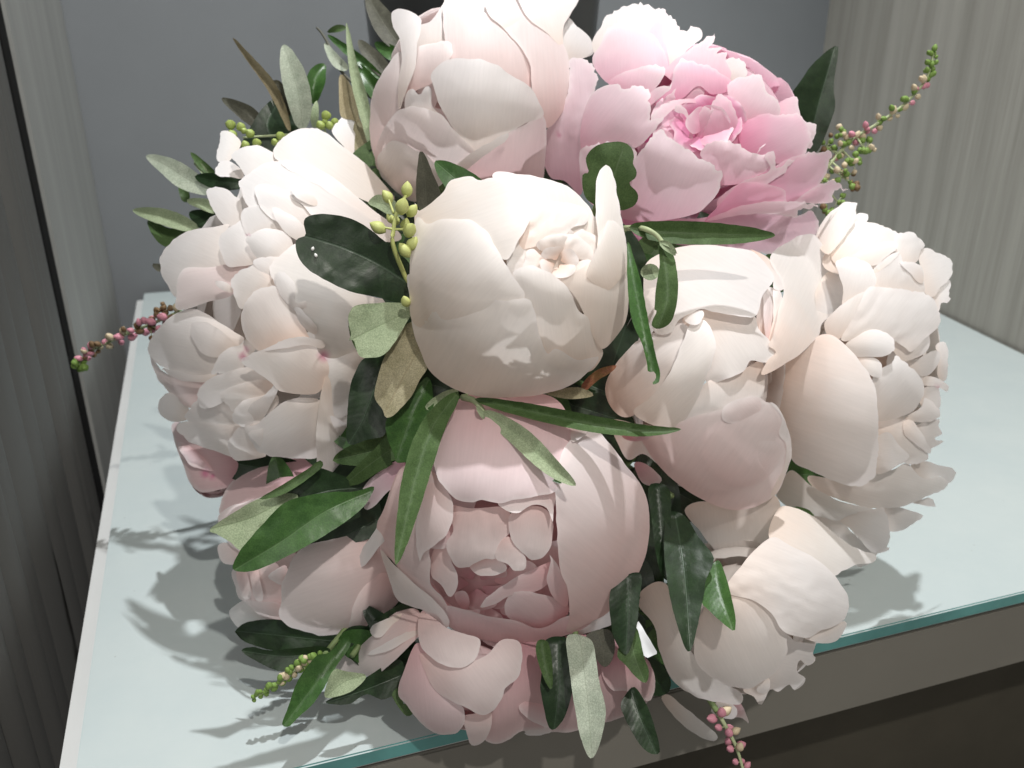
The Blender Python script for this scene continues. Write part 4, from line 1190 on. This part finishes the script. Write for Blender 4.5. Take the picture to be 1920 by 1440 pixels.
# ------------------------------------------------------------------ foliage
def leaf(parent, mat, view, d0, d1, poly=None, rib=None, spine=None, width=None, fold=2.0, arch=3.0, twist=0.0, shape='lance', name='leaf', sharp=False):
    """one leaf: outline, midrib crease, V fold and arch; d0/d1 = distance from the viewer at base and tip"""
    k = VIEW[view][2]
    if poly is None:
        sp = catmull(px(view, spine), 7)
        w = width / k / 2
        n = len(sp)
        Lft, Rgt = [], []
        for i in range(n):
            t = i / (n - 1)
            tg = sp[min(i + 1, n - 1)] - sp[max(i - 1, 0)]
            tg = tg / max(np.linalg.norm(tg), 1e-6)
            nr = np.array([-tg[1], tg[0]])
            if shape == 'lance':
                ww = w * max(0.0, math.sin(math.pi * t ** 0.85)) ** 0.75 + 0.9 * (1 - t)
            else:
                ww = w * max(0.0, math.sin(math.pi * (t ** 1.25))) ** 0.55 + 0.9 * (1 - t)
            Lft.append(sp[i] + nr * ww)
            Rgt.append(sp[i] - nr * ww)
        C = np.array(Lft + Rgt[::-1][1:])
        mid = sp
    else:
        pts = px(view, poly)
        C = np.array(pts) if sharp else catmull(pts, 6, True)
        mid = catmull(px(view, rib), 8)
    step = 6.0
    O, _ = resample_closed(C, step)
    seed = random.uniform(0, 300)
    for i in range(len(O)):
        O[i] += 0.8 * np.array([noise.noise(Vector((O[i, 0] * .08, O[i, 1] * .08, seed))), noise.noise(Vector((O[i, 0] * .08, O[i, 1] * .08, seed + 5)))])
    ml = mid[inside(O, mid)]
    if len(ml):
        ml = ml[dist_poly(O, ml) > 1.2]
    P, F = triangulate(O, step, ml if len(ml) > 1 else None)
    # coordinates along / across the midrib
    seg = np.linalg.norm(np.diff(mid, axis=0), axis=1)
    s = np.concatenate([[0], np.cumsum(seg)])
    tv = np.zeros(len(P))
    su = np.zeros(len(P))
    best = np.full(len(P), 1e9)
    for i in range(len(mid) - 1):
        a, b = mid[i], mid[i + 1]
        ab = b - a
        l2 = max(ab @ ab, 1e-9)
        t = np.clip(((P - a) @ ab) / l2, 0, 1)
        q = P - (a + t[:, None] * ab)
        d = np.linalg.norm(q, axis=1)
        m = d < best
        best[m] = d[m]
        tv[m] = (s[i] + t[m] * seg[i]) / s[-1]
        su[m] = (np.sign(ab[0] * q[:, 1] - ab[1] * q[:, 0]) * d)[m]
    hw = max(best.max(), 1)
    uu = su / hw
    off = arch * 4 * tv * (1 - tv) + fold * np.abs(uu) + twist * uu * (0.4 + tv)
    for i in range(len(P)):
        q = Vector((P[i, 0] * .02, P[i, 1] * .02, seed))
        off[i] += 0.7 * noise.noise(q) + 0.5 * abs(uu[i]) * noise.noise(q * 2.6)
    D = d0 + (d1 - d0) * tv - off / 1000
    verts = [at(P[i, 0], P[i, 1], D[i]) for i in range(len(P))]
    o = mesh_obj(name, verts, F, M[mat], parent)
    ul = o.data.uv_layers.new(name='UVMap')
    li = np.zeros(len(o.data.loops), int)
    o.data.loops.foreach_get('vertex_index', li)
    ul.data.foreach_set('uv', np.stack([uu[li], tv[li]], 1).ravel())
    return o


_bud_mesh = {}


def bud(parent, name, loc, axis, r, long, mat):
    """small bud: an egg with a pointed end and faint ridges, mesh data shared"""
    key = mat
    if key not in _bud_mesh:
        vs, fs = [], []
        nu, nv = 10, 8
        for j in range(nv + 1):
            t = j / nv
            rad = math.sin(math.pi * (t ** 0.9)) ** 0.8 if 0 < t < 1 else 0.02
            for i in range(nu):
                a = 2 * math.pi * i / nu
                rr = rad * (1 + 0.07 * math.cos(3 * a))
                vs.append((rr * math.cos(a), rr * math.sin(a), (t - 0.5) * 2))
        for j in range(nv):
            for i in range(nu):
                fs.append((j * nu + i, j * nu + (i + 1) % nu, (j + 1) * nu + (i + 1) % nu, (j + 1) * nu + i))
        me = bpy.data.meshes.new('bud')
        me.from_pydata(vs, [], fs)
        me.polygons.foreach_set('use_smooth', [True] * len(fs))
        me.materials.append(M[mat])
        _bud_mesh[key] = me
    o = bpy.data.objects.new(name, _bud_mesh[key])
    COL.objects.link(o)
    o.parent = parent
    o.matrix_parent_inverse = parent.matrix_basis.inverted()
    o.location = loc
    o.scale = (r, r, r * long)
    o.rotation_euler = Vector(axis).to_track_quat('Z', 'Y').to_euler()
    return o


def sprig(name, label, cat, anchor, group='foliage of the bouquet', stem=True):
    """anchor = (x, y, depth) where the sprig comes out between the flowers"""
    a = at(*anchor)
    r = thing(name, label, cat, a, group)
    if stem:
        f = Vector(ray(anchor[0], anchor[1])).normalized()
        stem_to_binding(a + f * 0.002, r, 0.0014)
    return r


def twig(parent, pts, r0=0.0011, r1=0.0007, mat='stem'):
    return tube('twig', [at(*p) for p in pts], r0, r1, M[mat], parent, 6, 5)


# dark blunt leaves and yellow-green buds left of the cream bud
g = sprig('berry_sprig', 'leafy sprig with a dark notched leaf and yellow green buds left of the cream bud', 'sprig', (785, 575, .372))
big = leaf(g, 'dark', 'c', .362, .352, poly='1590,1010 1590,890 1500,810 1400,720 1300,650 1200,615 1080,603 1010,620 988,650 1000,720 960,740 943,770 960,850 1020,920 1120,980 1250,1040 1400,1070 1550,1105', rib='1600,1010 1400,880 1200,790 1000,730', fold=2.5, arch=2)
leaf(g, 'pale', 'd', .362, .352, poly='1600,185 1540,143 1300,153 1250,190 1238,240 1255,320 1240,355 1270,355 1300,440 1360,452 1430,440 1490,380 1570,250', rib='1600,180 1430,265 1250,355', fold=2, arch=2)
leaf(g, 'dry', 'd', .366, .356, poly='1600,250 1500,340 1440,450 1395,600 1388,680 1430,740 1447,787 1490,780 1540,730 1600,660 1640,580 1690,490 1660,380', rib='1650,380 1560,540 1440,770', fold=2.5, arch=1)
leaf(g, 'dark', 'd', .374, .372, poly='1330,455 1450,440 1460,500 1430,600 1400,690 1450,740 1460,800 1440,890 1350,912 1238,938 1232,800 1248,620 1280,530', rib='1440,460 1330,780 1245,930', fold=2, arch=1)
leaf(g, 'mid', 'd', .372, .364, poly='1680,560 1540,730 1460,790 1453,880 1500,1010 1510,1042 1572,1037 1592,1000 1690,800 1720,700', rib='1690,580 1580,820 1510,1035', fold=3.5, arch=2)
leaf(g, 'olive', 'd', .374, .386, poly='1480,1040 1470,880 1400,950 1250,1100 1208,1160 1215,1177 1300,1162 1400,1102 1500,1045', rib='1490,960 1350,1060 1212,1170', fold=1.5, arch=2)
leaf(g, 'dark', 'd', .384, .384, poly='1640,560 1700,500 1760,560 1830,620 1850,650 1760,660 1690,690 1650,720', rib='1820,640 1740,610 1650,600', fold=1, arch=0)
leaf(g, 'pale', 'f', .372, .366, poly='660,25 600,35 520,75 470,130 510,150 580,110 640,70', rib='650,35 570,80 490,135', fold=1.5, arch=1)
leaf(g, 'pale', 'e', .378, .376, poly='150,300 200,255 260,265 310,300 330,380 270,370 200,330', rib='320,370 240,310 160,295', fold=1, arch=1)
for (x, y, r, dd, ax) in ((370, 225, 38, .352, (.1, 0, 1)), (258, 268, 36, .354, (-.5, 0, .8)), (342, 322, 46, .346, (.3, -.3, .8)), (205, 440, 42, .350, (-.8, 0, .5)),
                          (355, 568, 40, .350, (-.4, 0, .6)), (398, 345, 36, .354, (.5, 0, .6)), (385, 455, 44, .350, (.3, -.3, .5)), (400, 530, 38, .352, (.4, 0, .6)),
                          (360, 425, 34, .356, (.2, 0, .7)), (275, 390, 26, .356, (-.4, 0, .6)), (362, 855, 32, .352, (-.2, -.3, .7)), (310, 400, 24, .358, (0, 0, 1))):
    X_, Y_ = px('e', f'{x},{y}')[0]
    bud(g, 'flower_bud', at(X_, Y_, dd), ax, r / 3 / FPX * dd * 0.86, 1.45, 'bud_y')
twig(g, [(785, 575, .37), (740, 470, .352), (738, 430, .350), (745, 395, .350), (762, 365, .352)], .0011, .0007, 'bud_y')
twig(g, [(738, 430, .350), (712, 425, .350)], .0006, .0005, 'bud_y')
twig(g, [(738, 430, .350), (770, 430, .350)], .0006, .0005, 'bud_y')
twig(g, [(738, 400, .350), (728, 372, .353)], .0006, .0005, 'bud_y')

M['fleck'] = plain_mat('white_fleck', (0.8, 0.8, 0.78), 0.6, 0.3, 0.05, 200)
for (x, y, a) in ((586.5, 466.5, .4), (592, 479, -.3)):
    hit = min((v.co for v in big.data.vertices), key=lambda c: (c - at(x, y, .352)).length)
    d_ = (hit - Vector((0, 0, CAM_H))).dot(Vector((0, CP, -SP)))
    bud(big, 'white_fleck', at(x, y, d_ - .0006), (math.sin(a), 0, math.cos(a)), .0007, 1.5, 'fleck')

# long olive leaves between the cream bud and the cupped pink peony
g = sprig('olive_sprig', 'olive sprig with long narrow leaves draped over the cupped pink peony', 'sprig', (868, 745, .366))
leaf(g, 'olive', 'f', .356, .312, spine='660,45 520,230 430,480 365,760 308,1022', width=150, fold=3, arch=5)
leaf(g, 'olive', 'f', .354, .335, spine='750,85 1050,150 1400,222 1700,262 1918,255', width=92, fold=4, arch=5, twist=2)
leaf(g, 'pale', 'f', .352, .318, spine='800,150 1000,295 1180,465 1322,572', width=118, fold=2.5, arch=5)
leaf(g, 'mid', 'f', .357, .326, spine='800,170 980,330 1120,470 1240,560', width=80, fold=2, arch=3)
leaf(g, 'olive', 'f', .354, .336, spine='1180,370 1220,420 1260,470', width=50, fold=1)
twig(g, [(868, 745, .364), (890, 752, .356), (905, 770, .353), (912, 785, .351)], .0016, .0009, 'stem_pale')
leaf(g, 'pale', 'f', .354, .348, spine='760,120 790,170 805,200', width=26, fold=1)

# olive leaves right of the cream bud
g = sprig('olive_sprig', 'olive twig with one level leaf and two hanging leaves right of the cream bud', 'sprig', (1172, 428, .375))
leaf(g, 'olive', 'b', .352, .362, spine='540,1278 700,1300 950,1312 1200,1320 1365,1322', width=128, fold=3, arch=4)
leaf(g, 'mid', 'e', .345, .325, poly='1612,520 1650,620 1690,760 1715,900 1745,1050 1775,1180 1792,1250 1785,1310 1745,1320 1770,1285 1760,1250 1725,1248 1715,1180 1690,1090 1640,980 1618,860 1608,700', rib='1612,530 1660,800 1700,1000 1750,1240', fold=3, arch=3)
leaf(g, 'olive', 'e', .345, .336, poly='1785,520 1830,520 1870,600 1892,720 1890,850 1860,960 1820,1000 1770,1010 1745,980 1775,910 1762,900 1770,780 1790,650', rib='1800,520 1830,720 1830,860 1780,1000', fold=-3, arch=3)
leaf(g, 'pale', 'e', .362, .362, spine='1790,690 1730,690 1680,690', width=90, fold=1.5, arch=1)
twig(g, [(1172, 428, .373), (1205, 428, .350), (1232, 442, .346), (1250, 468, .345)], .0014, .0009, 'stem_pale')
leaf(g, 'pale', 'e', .345, .343, spine='1790,520 1840,560 1885,600', width=34, fold=1)
leaf(g, 'pale', 'e', .345, .343, spine='1790,520 1845,535 1890,590', width=24, fold=1)

g = sprig('lobed_leaf', 'single lobed dark green leaf standing behind the finger shaped petal of the bud', 'leaf', (1120, 380, .40))
leaf(g, 'olive', 'b', .385, .372, poly='275,985 312,972 300,930 298,880 340,828 400,803 500,798 550,830 567,880 560,920 580,960 575,1000 540,1030 580,1080 588,1120 560,1162 490,1185 420,1165 350,1155 288,1100', rib='400,1170 450,1000 500,850', fold=2, arch=3)
twig(g, [(1120, 380, .40), (1128, 388, .392), (1135, 385, .386)], .0011, .0008, 'stem')
g = sprig('pointed_leaf', 'dark pointed leaf rising between the bright pink peony and the wood panel', 'leaf', (1535, 300, .50))
leaf(g, 'dark', 'b', .485, .475, poly='1697,258 1715,300 1690,480 1697,600 1660,720 1600,850 1545,855 1500,800 1470,650 1448,545 1500,460 1580,350', rib='1540,850 1610,560 1697,262', fold=4, arch=2)
twig(g, [(1535, 300, .50), (1528, 292, .492), (1518, 280, .485)], .0012, .0009, 'stem')
g = sprig('pointed_leaf', 'small grey brown pointed leaf standing up at the shoulder of the cream bud', 'leaf', (790, 390, .39))
leaf(g, 'brown', 'a', .380, .368, poly='441,852 472,872 520,990 552,1062 560,1130 500,1160 430,1162 420,1050 430,920', rib='480,1160 470,1000 442,856', fold=2, arch=1)
twig(g, [(790, 390, .39), (796, 388, .384), (800, 380, .380)], .0011, .0008, 'stem')
g = sprig('sepal', 'small reddish sepal in the dark gap under the cream bud', 'sepal', (1100, 735, .40))
leaf(g, 'red', 'e', .372, .366, poly='1350,1325 1440,1240 1545,1213 1520,1252 1440,1302 1380,1355', rib='1365,1340 1440,1270 1540,1217', fold=1.5, arch=1)
leaf(g, 'dry', 'e', .372, .366, poly='1150,1372 1230,1348 1340,1340 1422,1380 1350,1402 1250,1402', rib='1150,1372 1280,1370 1415,1382', fold=1.5, arch=1)

# upper left foliage
g = sprig('olive_sprig', 'upright silvery olive leaves with green berries above the open white peony', 'sprig', (560, 250, .47))
leaf(g, 'dark', 'l', .475, .480, poly='780,1100 870,960 1000,740 1120,640 1210,575 1290,860 1250,950 1150,1050 1000,1100 860,1080', rib='1150,1050 1050,850 1190,600', fold=3, arch=2)
leaf(g, 'brown', 'l', .478, .485, spine='1000,880 930,800 830,730 697,655', width=120, fold=2)
leaf(g, 'tan', 'l', .470, .472, spine='1215,905 1150,720 1060,545 920,370 780,198', width=72, fold=4, twist=4)
leaf(g, 'brown', 'l', .471, .468, spine='1200,800 1190,690 1130,560 1080,530', width=70, fold=2)
leaf(g, 'mid', 'l', .478, .482, spine='1385,700 1400,560 1430,460 1480,400', width=140, fold=4)
leaf(g, 'silver', 'l', .466, .462, spine='1310,895 1285,660 1220,420 1165,252', width=190, fold=2, arch=4)
leaf(g, 'pale', 'l', .474, .474, spine='1400,880 1400,780 1415,670', width=60, fold=1)
leaf(g, 'tan', 'l', .468, .474, poly='1590,480 1660,540 1720,680 1735,800 1800,950 1830,1100 1830,1190 1780,1140 1720,980 1700,830 1600,800 1582,640', rib='1810,1180 1720,850 1595,490', fold=2, arch=2)
leaf(g, 'pale', 'l', .462, .468, spine='1830,1050 1790,820 1740,620 1690,420 1637,82', width=92, fold=3, arch=2)
leaf(g, 'dry', 'l', .466, .470, spine='1800,1180 1760,1050 1730,930 1715,820', width=110, fold=2)
twig(g, [(560, 252, .47), (500, 255, .472), (455, 258, .470)], .0008, .0006, 'stem_pale')
for (x, y, r) in ((770, 855, 38), (780, 930, 38), (845, 870, 34), (915, 920, 34), (965, 990, 34), (880, 1005, 32), (1145, 940, 34), (1100, 985, 28), (870, 900, 24),
                  (1485, 785, 37), (1445, 860, 36), (1512, 860, 32), (1552, 832, 28), (1475, 830, 22)):
    X_, Y_ = px('l', f'{x},{y}')[0]
    bud(g, 'berry', at(X_, Y_, .464), (random.uniform(-.6, .6), -.5, random.uniform(.2, 1)), r / 4 / FPX * .464 * 1.02, 1.12, 'berry')
twig(g, [(560, 252, .474), (530, 262, .472), (520, 268, .470)], .0008, .0006, 'stem_pale')
twig(g, [(610, 250, .478), (608, 236, .472), (606, 226, .470)], .0008, .0006, 'stem_pale')

g = sprig('olive_sprig', 'green olive twig with a bent tip behind the pale blush cupped peony', 'sprig', (705, 190, .49))
leaf(g, 'mid', 'l', .49, .50, spine='1920,520 1700,340 1490,175', width=72, fold=2)
leaf(g, 'silver', 'l', .492, .50, spine='1650,440 1560,375 1470,235', width=80, fold=2)
leaf(g, 'mid', 'l', .488, .492, spine='1900,680 1830,560 1705,385', width=120, fold=3)
leaf(g, 'olive', 'l', .495, .500, spine='1640,130 1560,135 1490,165', width=50, fold=1)
leaf(g, 'brown', 'a', .492, .51, spine='350,280 240,130 140,-40', width=130, fold=2)
leaf(g, 'brown', 'a', .491, .50, spine='270,430 190,340 92,222', width=95, fold=2)
leaf(g, 'mid', 'a', .491, .50, spine='350,330 270,290 185,238', width=80, fold=2)
twig(g, [(705, 190, .49), (645, 140, .492), (625, 100, .496), (605, 65, .50), (594, 52, .502)], .0010, .0006, 'brown')

g = sprig('olive_sprig', 'pale olive leaves reaching out to the grey wall beside the open white peony', 'sprig', (400, 350, .48))
leaf(g, 'dark', 'c', .475, .478, spine='560,690 440,640 340,595', width=110, fold=2)
leaf(g, 'silver', 'l', .470, .478, spine='640,1360 450,1270 300,1170 130,1085', width=165, fold=1.5, arch=4)
leaf(g, 'olive', 'l', .474, .484, spine='660,1240 560,1160 468,1058', width=62, fold=2)
leaf(g, 'pale', 'l', .474, .484, spine='600,1240 540,1170 490,1130', width=50, fold=2)
leaf(g, 'dark', 'l', .462, .466, spine='880,1300 680,1280 498,1245', width=125, fold=1.5)
leaf(g, 'pale', 'c', .474, .484, spine='400,690 200,620 22,582', width=90, fold=2.5)
leaf(g, 'olive', 'c', .478, .486, spine='400,660 240,740 110,640', width=110, fold=2)
leaf(g, 'pale', 'c', .470, .474, spine='510,590 430,550 325,528', width=66, fold=2)
leaf(g, 'olive', 'l', .478, .484, spine='440,1440 420,1370 385,1290', width=70, fold=2)
leaf(g, 'brown', 'c', .478, .484, spine='210,910 170,905 135,885', width=40, fold=1)

# lower left leaves
g = sprig('leafy_sprig', 'broad glossy green leaf pair pointing away from the cupped pink peony', 'sprig', (700, 930, .395))
leaf(g, 'dark', 'h', .392, .385, poly='540,570 760,440 960,270 1010,400 985,490 850,535 700,565', rib='980,400 780,500 560,568', fold=1, arch=1)
leaf(g, 'dark', 'h', .388, .378, poly='430,270 560,170 640,110 840,170 1000,180 960,260 850,270 700,265 560,330 450,380', rib='980,220 700,240 450,330', fold=1, arch=1)
leaf(g, 'pale', 'h', .378, .370, poly='42,455 200,348 330,278 450,255 540,270 460,350 360,430 235,575 150,525 80,485', rib='500,270 280,390 45,456', fold=3, arch=2)
leaf(g, 'olive', 'h', .374, .368, poly='320,285 480,188 600,110 660,70 670,110 540,210 430,270', rib='660,90 500,200 330,280', fold=1, arch=1)
leaf(g, 'mid', 'h', .368, .352, poly='180,690 173,650 220,565 350,415 480,298 700,250 850,245 960,215 950,260 900,335 760,445 560,565 400,645 280,693', rib='950,240 700,350 450,520 182,682', fold=2.5, arch=4)

g = sprig('leafy_sprig', 'green leaves resting near the glass edge below the shaded blush peony', 'sprig', (660, 1230, .388))
leaf(g, 'dark', 'i', .392, .392, poly='158,420 220,398 330,418 600,395 660,430 560,475 400,532 330,522 230,472', rib='640,425 400,450 165,420', fold=2, arch=1)
leaf(g, 'dark', 'i', .385, .376, poly='630,710 740,650 860,570 1050,470 1070,620 960,695 860,665 760,722', rib='1050,560 850,640 640,708', fold=1, arch=1)
leaf(g, 'pale', 'i', .378, .372, poly='628,682 640,600 680,525 740,535 860,560 800,632 720,672', rib='850,560 730,600 632,680', fold=2, arch=1)
leaf(g, 'mid', 'i', .384, .366, poly='388,832 420,740 480,580 580,450 650,430 750,335 770,390 690,510 640,600 560,722 480,792 425,847', rib='750,370 600,570 400,832', fold=2.5, arch=2)
leaf(g, 'olive', 'i', .374, .372, poly='1005,670 1050,630 1070,720 1112,708 1132,762 1080,784', rib='1050,640 1070,720 1080,780', fold=1, arch=0)

# leaves hanging below the cupped pink peony
g = sprig('olive_sprig', 'drooping olive leaves hanging over the table edge below the cupped pink peony', 'sprig', (1080, 1200, .368))
leaf(g, 'dark', 'j', .365, .356, poly='560,60 720,-20 715,150 700,290 650,440 600,400 560,290', rib='660,0 650,220 640,420', fold=2, arch=1)
leaf(g, 'dark', 'j', .362, .352, poly='190,360 340,370 345,600 302,780 240,862 200,832 160,640 165,570', rib='260,370 260,620 238,855', fold=2, arch=2)
leaf(g, 'olive', 'j', .358, .350, poly='145,365 205,375 227,500 226,632 190,602 138,450', rib='170,370 190,500 222,630', fold=2, arch=1)
leaf(g, 'silver', 'j', .356, .340, poly='310,340 440,355 472,460 492,600 526,740 511,880 450,1027 390,922 350,722 328,560', rib='380,345 425,700 450,1022', fold=2.5, arch=3)
leaf(g, 'dark', 'j', .372, .362, poly='690,625 755,720 802,850 832,980 800,1003 740,972 678,882 612,740 640,665', rib='670,640 730,820 810,998', fold=2, arch=1)
leaf(g, 'olive', 'j', .362, .354, poly='590,440 640,330 700,290 742,450 771,540 752,602 700,572 640,502', rib='670,320 690,450 748,598', fold=2, arch=1)
leaf(g, 'brown', 'j', .366, .362, poly='420,330 540,300 580,380 560,480 510,510 450,420', rib='480,310 510,400 515,500', fold=1, arch=1)
g = sprig('pointed_leaves', 'three glossy pointed green leaves lying on the drooping white peony', 'sprig', (1260, 930, .385))
leaf(g, 'dark', 'k', .380, .366, poly='170,215 280,225 295,400 285,700 262,742 218,640 185,400', rib='220,220 245,480 262,735', fold=2, arch=1)
leaf(g, 'dark', 'k', .376, .340, poly='275,370 370,380 450,500 535,620 492,740 472,860 402,1145 330,1000 278,780 255,560', rib='320,380 370,700 402,1140', fold=3.5, arch=3)
leaf(g, 'mid', 'k', .366, .342, poly='470,870 480,740 555,630 602,720 652,920 657,1000 642,1028 560,962 500,905', rib='545,640 570,800 645,1025', fold=3, arch=2)
m_paper = plain_mat('white_paper', (0.78, 0.80, 0.82), 0.8, 0.2, 0.03, 30)
M['paper'] = m_paper
o = leaf(None, 'paper', 'j', .366, .362, poly='688,282 712,253 822,436 760,462 735,440', rib='700,270 730,360 790,450', fold=0.6, arch=0.5, name='paper_tag', sharp=True)
tag(o, 'small white paper corner sticking out between leaves below the cupped pink peony', 'paper tag')


# dark foliage deep in the gaps between the flower heads
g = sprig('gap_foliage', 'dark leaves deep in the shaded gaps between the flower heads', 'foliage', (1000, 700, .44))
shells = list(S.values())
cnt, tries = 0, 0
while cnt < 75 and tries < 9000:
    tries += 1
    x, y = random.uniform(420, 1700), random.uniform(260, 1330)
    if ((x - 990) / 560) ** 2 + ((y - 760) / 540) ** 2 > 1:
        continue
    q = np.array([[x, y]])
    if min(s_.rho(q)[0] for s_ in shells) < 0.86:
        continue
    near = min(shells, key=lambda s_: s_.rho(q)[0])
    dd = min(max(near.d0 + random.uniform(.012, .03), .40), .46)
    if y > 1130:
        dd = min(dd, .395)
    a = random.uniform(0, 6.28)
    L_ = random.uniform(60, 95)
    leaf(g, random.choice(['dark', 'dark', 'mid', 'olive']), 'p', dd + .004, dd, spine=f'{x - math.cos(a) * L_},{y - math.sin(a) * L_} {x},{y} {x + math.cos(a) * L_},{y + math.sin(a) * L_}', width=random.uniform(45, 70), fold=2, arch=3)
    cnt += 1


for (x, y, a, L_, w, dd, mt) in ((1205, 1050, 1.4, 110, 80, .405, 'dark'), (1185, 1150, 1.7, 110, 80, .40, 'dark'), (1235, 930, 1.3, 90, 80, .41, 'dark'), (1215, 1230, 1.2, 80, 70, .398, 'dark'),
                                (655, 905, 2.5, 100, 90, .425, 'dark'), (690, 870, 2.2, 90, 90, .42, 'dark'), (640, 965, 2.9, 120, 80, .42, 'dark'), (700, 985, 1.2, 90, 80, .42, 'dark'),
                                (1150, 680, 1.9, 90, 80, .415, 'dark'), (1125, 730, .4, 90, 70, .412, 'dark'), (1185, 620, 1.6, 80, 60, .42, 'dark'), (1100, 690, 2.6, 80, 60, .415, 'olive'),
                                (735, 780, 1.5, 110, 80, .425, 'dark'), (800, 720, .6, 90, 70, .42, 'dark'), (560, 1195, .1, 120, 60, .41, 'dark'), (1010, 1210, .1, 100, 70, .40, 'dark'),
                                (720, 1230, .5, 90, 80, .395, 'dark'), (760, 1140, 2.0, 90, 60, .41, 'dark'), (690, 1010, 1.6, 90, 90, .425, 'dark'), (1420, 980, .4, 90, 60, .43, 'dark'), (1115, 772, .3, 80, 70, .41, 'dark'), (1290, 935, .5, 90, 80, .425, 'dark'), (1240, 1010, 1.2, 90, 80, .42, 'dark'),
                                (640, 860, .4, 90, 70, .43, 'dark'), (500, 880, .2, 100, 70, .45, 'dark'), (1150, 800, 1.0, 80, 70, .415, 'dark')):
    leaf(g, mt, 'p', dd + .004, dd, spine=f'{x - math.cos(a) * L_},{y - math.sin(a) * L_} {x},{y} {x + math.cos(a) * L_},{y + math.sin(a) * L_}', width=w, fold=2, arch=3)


# ------------------------------------------------------------------ flower spikes
def spike(label, path, n, mats, r, side, clumps=(), tipgreen=0.25):
    g = sprig('flower_spike', label, 'flower spike', path[0], 'flower spikes of the bouquet')
    C = catmull(path, 10)
    tube('spike_stem', [at(*p) for p in C[::4]] + [at(*C[-1])], .0011, .0005, M['stem_pale'], g, 6, 3)
    m = len(C)
    for i in range(n):
        t = (i + random.uniform(0, .6)) / n
        k = t * (m - 1)
        a, b = C[int(k)], C[min(int(k) + 1, m - 1)]
        p = a + (b - a) * (k - int(k))
        ang = i * 2.4 + random.uniform(-.4, .4)
        s = side * (1.0 - 0.45 * t)
        X_, Y_, Z_ = p[0] + math.cos(ang) * s, p[1] + math.sin(ang) * s * 0.9, p[2] + math.sin(ang + .7) * s / FPX * p[2]
        w = at(X_, Y_, Z_)
        ax = w - at(*p) + Vector((0, 0, .002))
        mt = 'ast_green' if t > 1 - tipgreen else random.choice(mats)
        bo = bud(g, 'bud', w, ax, r * random.uniform(.75, 1.15) * (1 - .3 * t), 1.5, mt)
        tube('bud_stalk', [at(*p), w], .0003, .0003, M['stem_pale'], bo, 4, 1)
    for (cx, cy, cd, cr, cn, cm) in clumps:
        base = at(cx, cy, cd)
        for i in range(cn):
            w = at(cx + random.gauss(0, cr), cy + random.gauss(0, cr), cd + random.gauss(0, .002))
            bo = bud(g, 'bud', w, (random.uniform(-1, 1), random.uniform(-1, 1), 1), r * random.uniform(.6, 1.0), 1.2, random.choice(cm))
            tube('bud_stalk', [base, w], .0003, .0003, M['stem_pale'], bo, 4, 1)
        q = min(C, key=lambda c: (c[0] - cx) ** 2 + (c[1] - cy) ** 2)
        tube('bud_stalk', [at(*q), base], .0006, .0005, M['stem_pale'], g, 5, 1)
    return g


spike('green and pink flower spike reaching past the dark pointed leaf towards the wood panel',
      [(1535, 335, .49), (1590, 268, .488), (1640, 235, .486), (1690, 200, .484), (1730, 158, .482), (1745, 125, .481), (1750, 92, .480)], 54,
      ['ast_cream', 'ast_cream', 'ast_pink', 'ast_green'], .0021, 13,
      [(1585, 255, .487, 8, 10, ['ast_green', 'ast_green', 'ast_cream']), (1550, 275, .489, 9, 12, ['ast_green', 'ast_brown']), (1622, 282, .486, 8, 9, ['ast_green', 'ast_green', 'ast_cream']),
       (1602, 305, .486, 8, 10, ['ast_green', 'ast_cream']), (1585, 325, .486, 9, 9, ['ast_green', 'ast_brown', 'ast_cream']), (1598, 345, .486, 6, 7, ['ast_brown', 'ast_green']),
       (1560, 345, .487, 7, 6, ['ast_cream', 'ast_green']), (1570, 378, .487, 7, 8, ['ast_green']), (1548, 395, .487, 7, 7, ['ast_brown', 'ast_green'])])
spike('reddish flower spike pointing at the ribbed panel from the open white peony',
      [(335, 585, .50), (290, 605, .505), (240, 625, .51), (190, 648, .515), (160, 665, .518), (146, 688, .52)], 52,
      ['ast_pink', 'ast_pink', 'ast_cream', 'ast_brown'], .0023, 15,
      [(305, 578, .502, 7, 9, ['ast_brown']), (282, 612, .505, 8, 8, ['ast_brown', 'ast_pink']), (150, 682, .52, 6, 8, ['ast_green'])], 0.14)
spike('short green flower spike lying on the glass below the shaded blush peony',
      [(605, 1232, .388), (560, 1250, .386), (520, 1282, .383), (475, 1308, .381)], 46,
      ['ast_green', 'ast_green', 'ast_cream'], .0017, 10, [(565, 1245, .386, 8, 9, ['ast_cream', 'ast_green'])], 0.4)
spike('pink budded flower spike hanging below the drooping white peony',
      [(1345, 1335, .385), (1362, 1365, .382), (1380, 1400, .380), (1392, 1440, .378), (1402, 1490, .377)], 18,
      ['ast_pink', 'ast_pink', 'ast_cream'], .0022, 16, [], 0.0)

# ribbon binding round the stems behind the flowers
m_rib = plain_mat('ribbon_ivory', (0.70, 0.66, 0.58), 0.4, 0.4, 0.05, 60)
d_ = (STEMS_END - BIND).normalized()
a_ = d_.cross(Vector((0, 0, 1))).normalized()
b_ = d_.cross(a_)
vs, fs = [], []
for j in range(4):
    c_ = BIND + d_ * (-0.012 + 0.008 * j)
    for k in range(24):
        w = 2 * math.pi * k / 24
        rr = 0.0245 + 0.0006 * math.sin(5 * w + j)
        vs.append(c_ + a_ * rr * math.cos(w) + b_ * rr * math.sin(w))
for j in range(3):
    for k in range(24):
        fs.append((j * 24 + k, j * 24 + (k + 1) % 24, (j + 1) * 24 + (k + 1) % 24, (j + 1) * 24 + k))
o = mesh_obj('ribbon_binding', vs, fs, m_rib)
tag(o, 'ivory ribbon wound round the stems behind the flowers', 'ribbon')
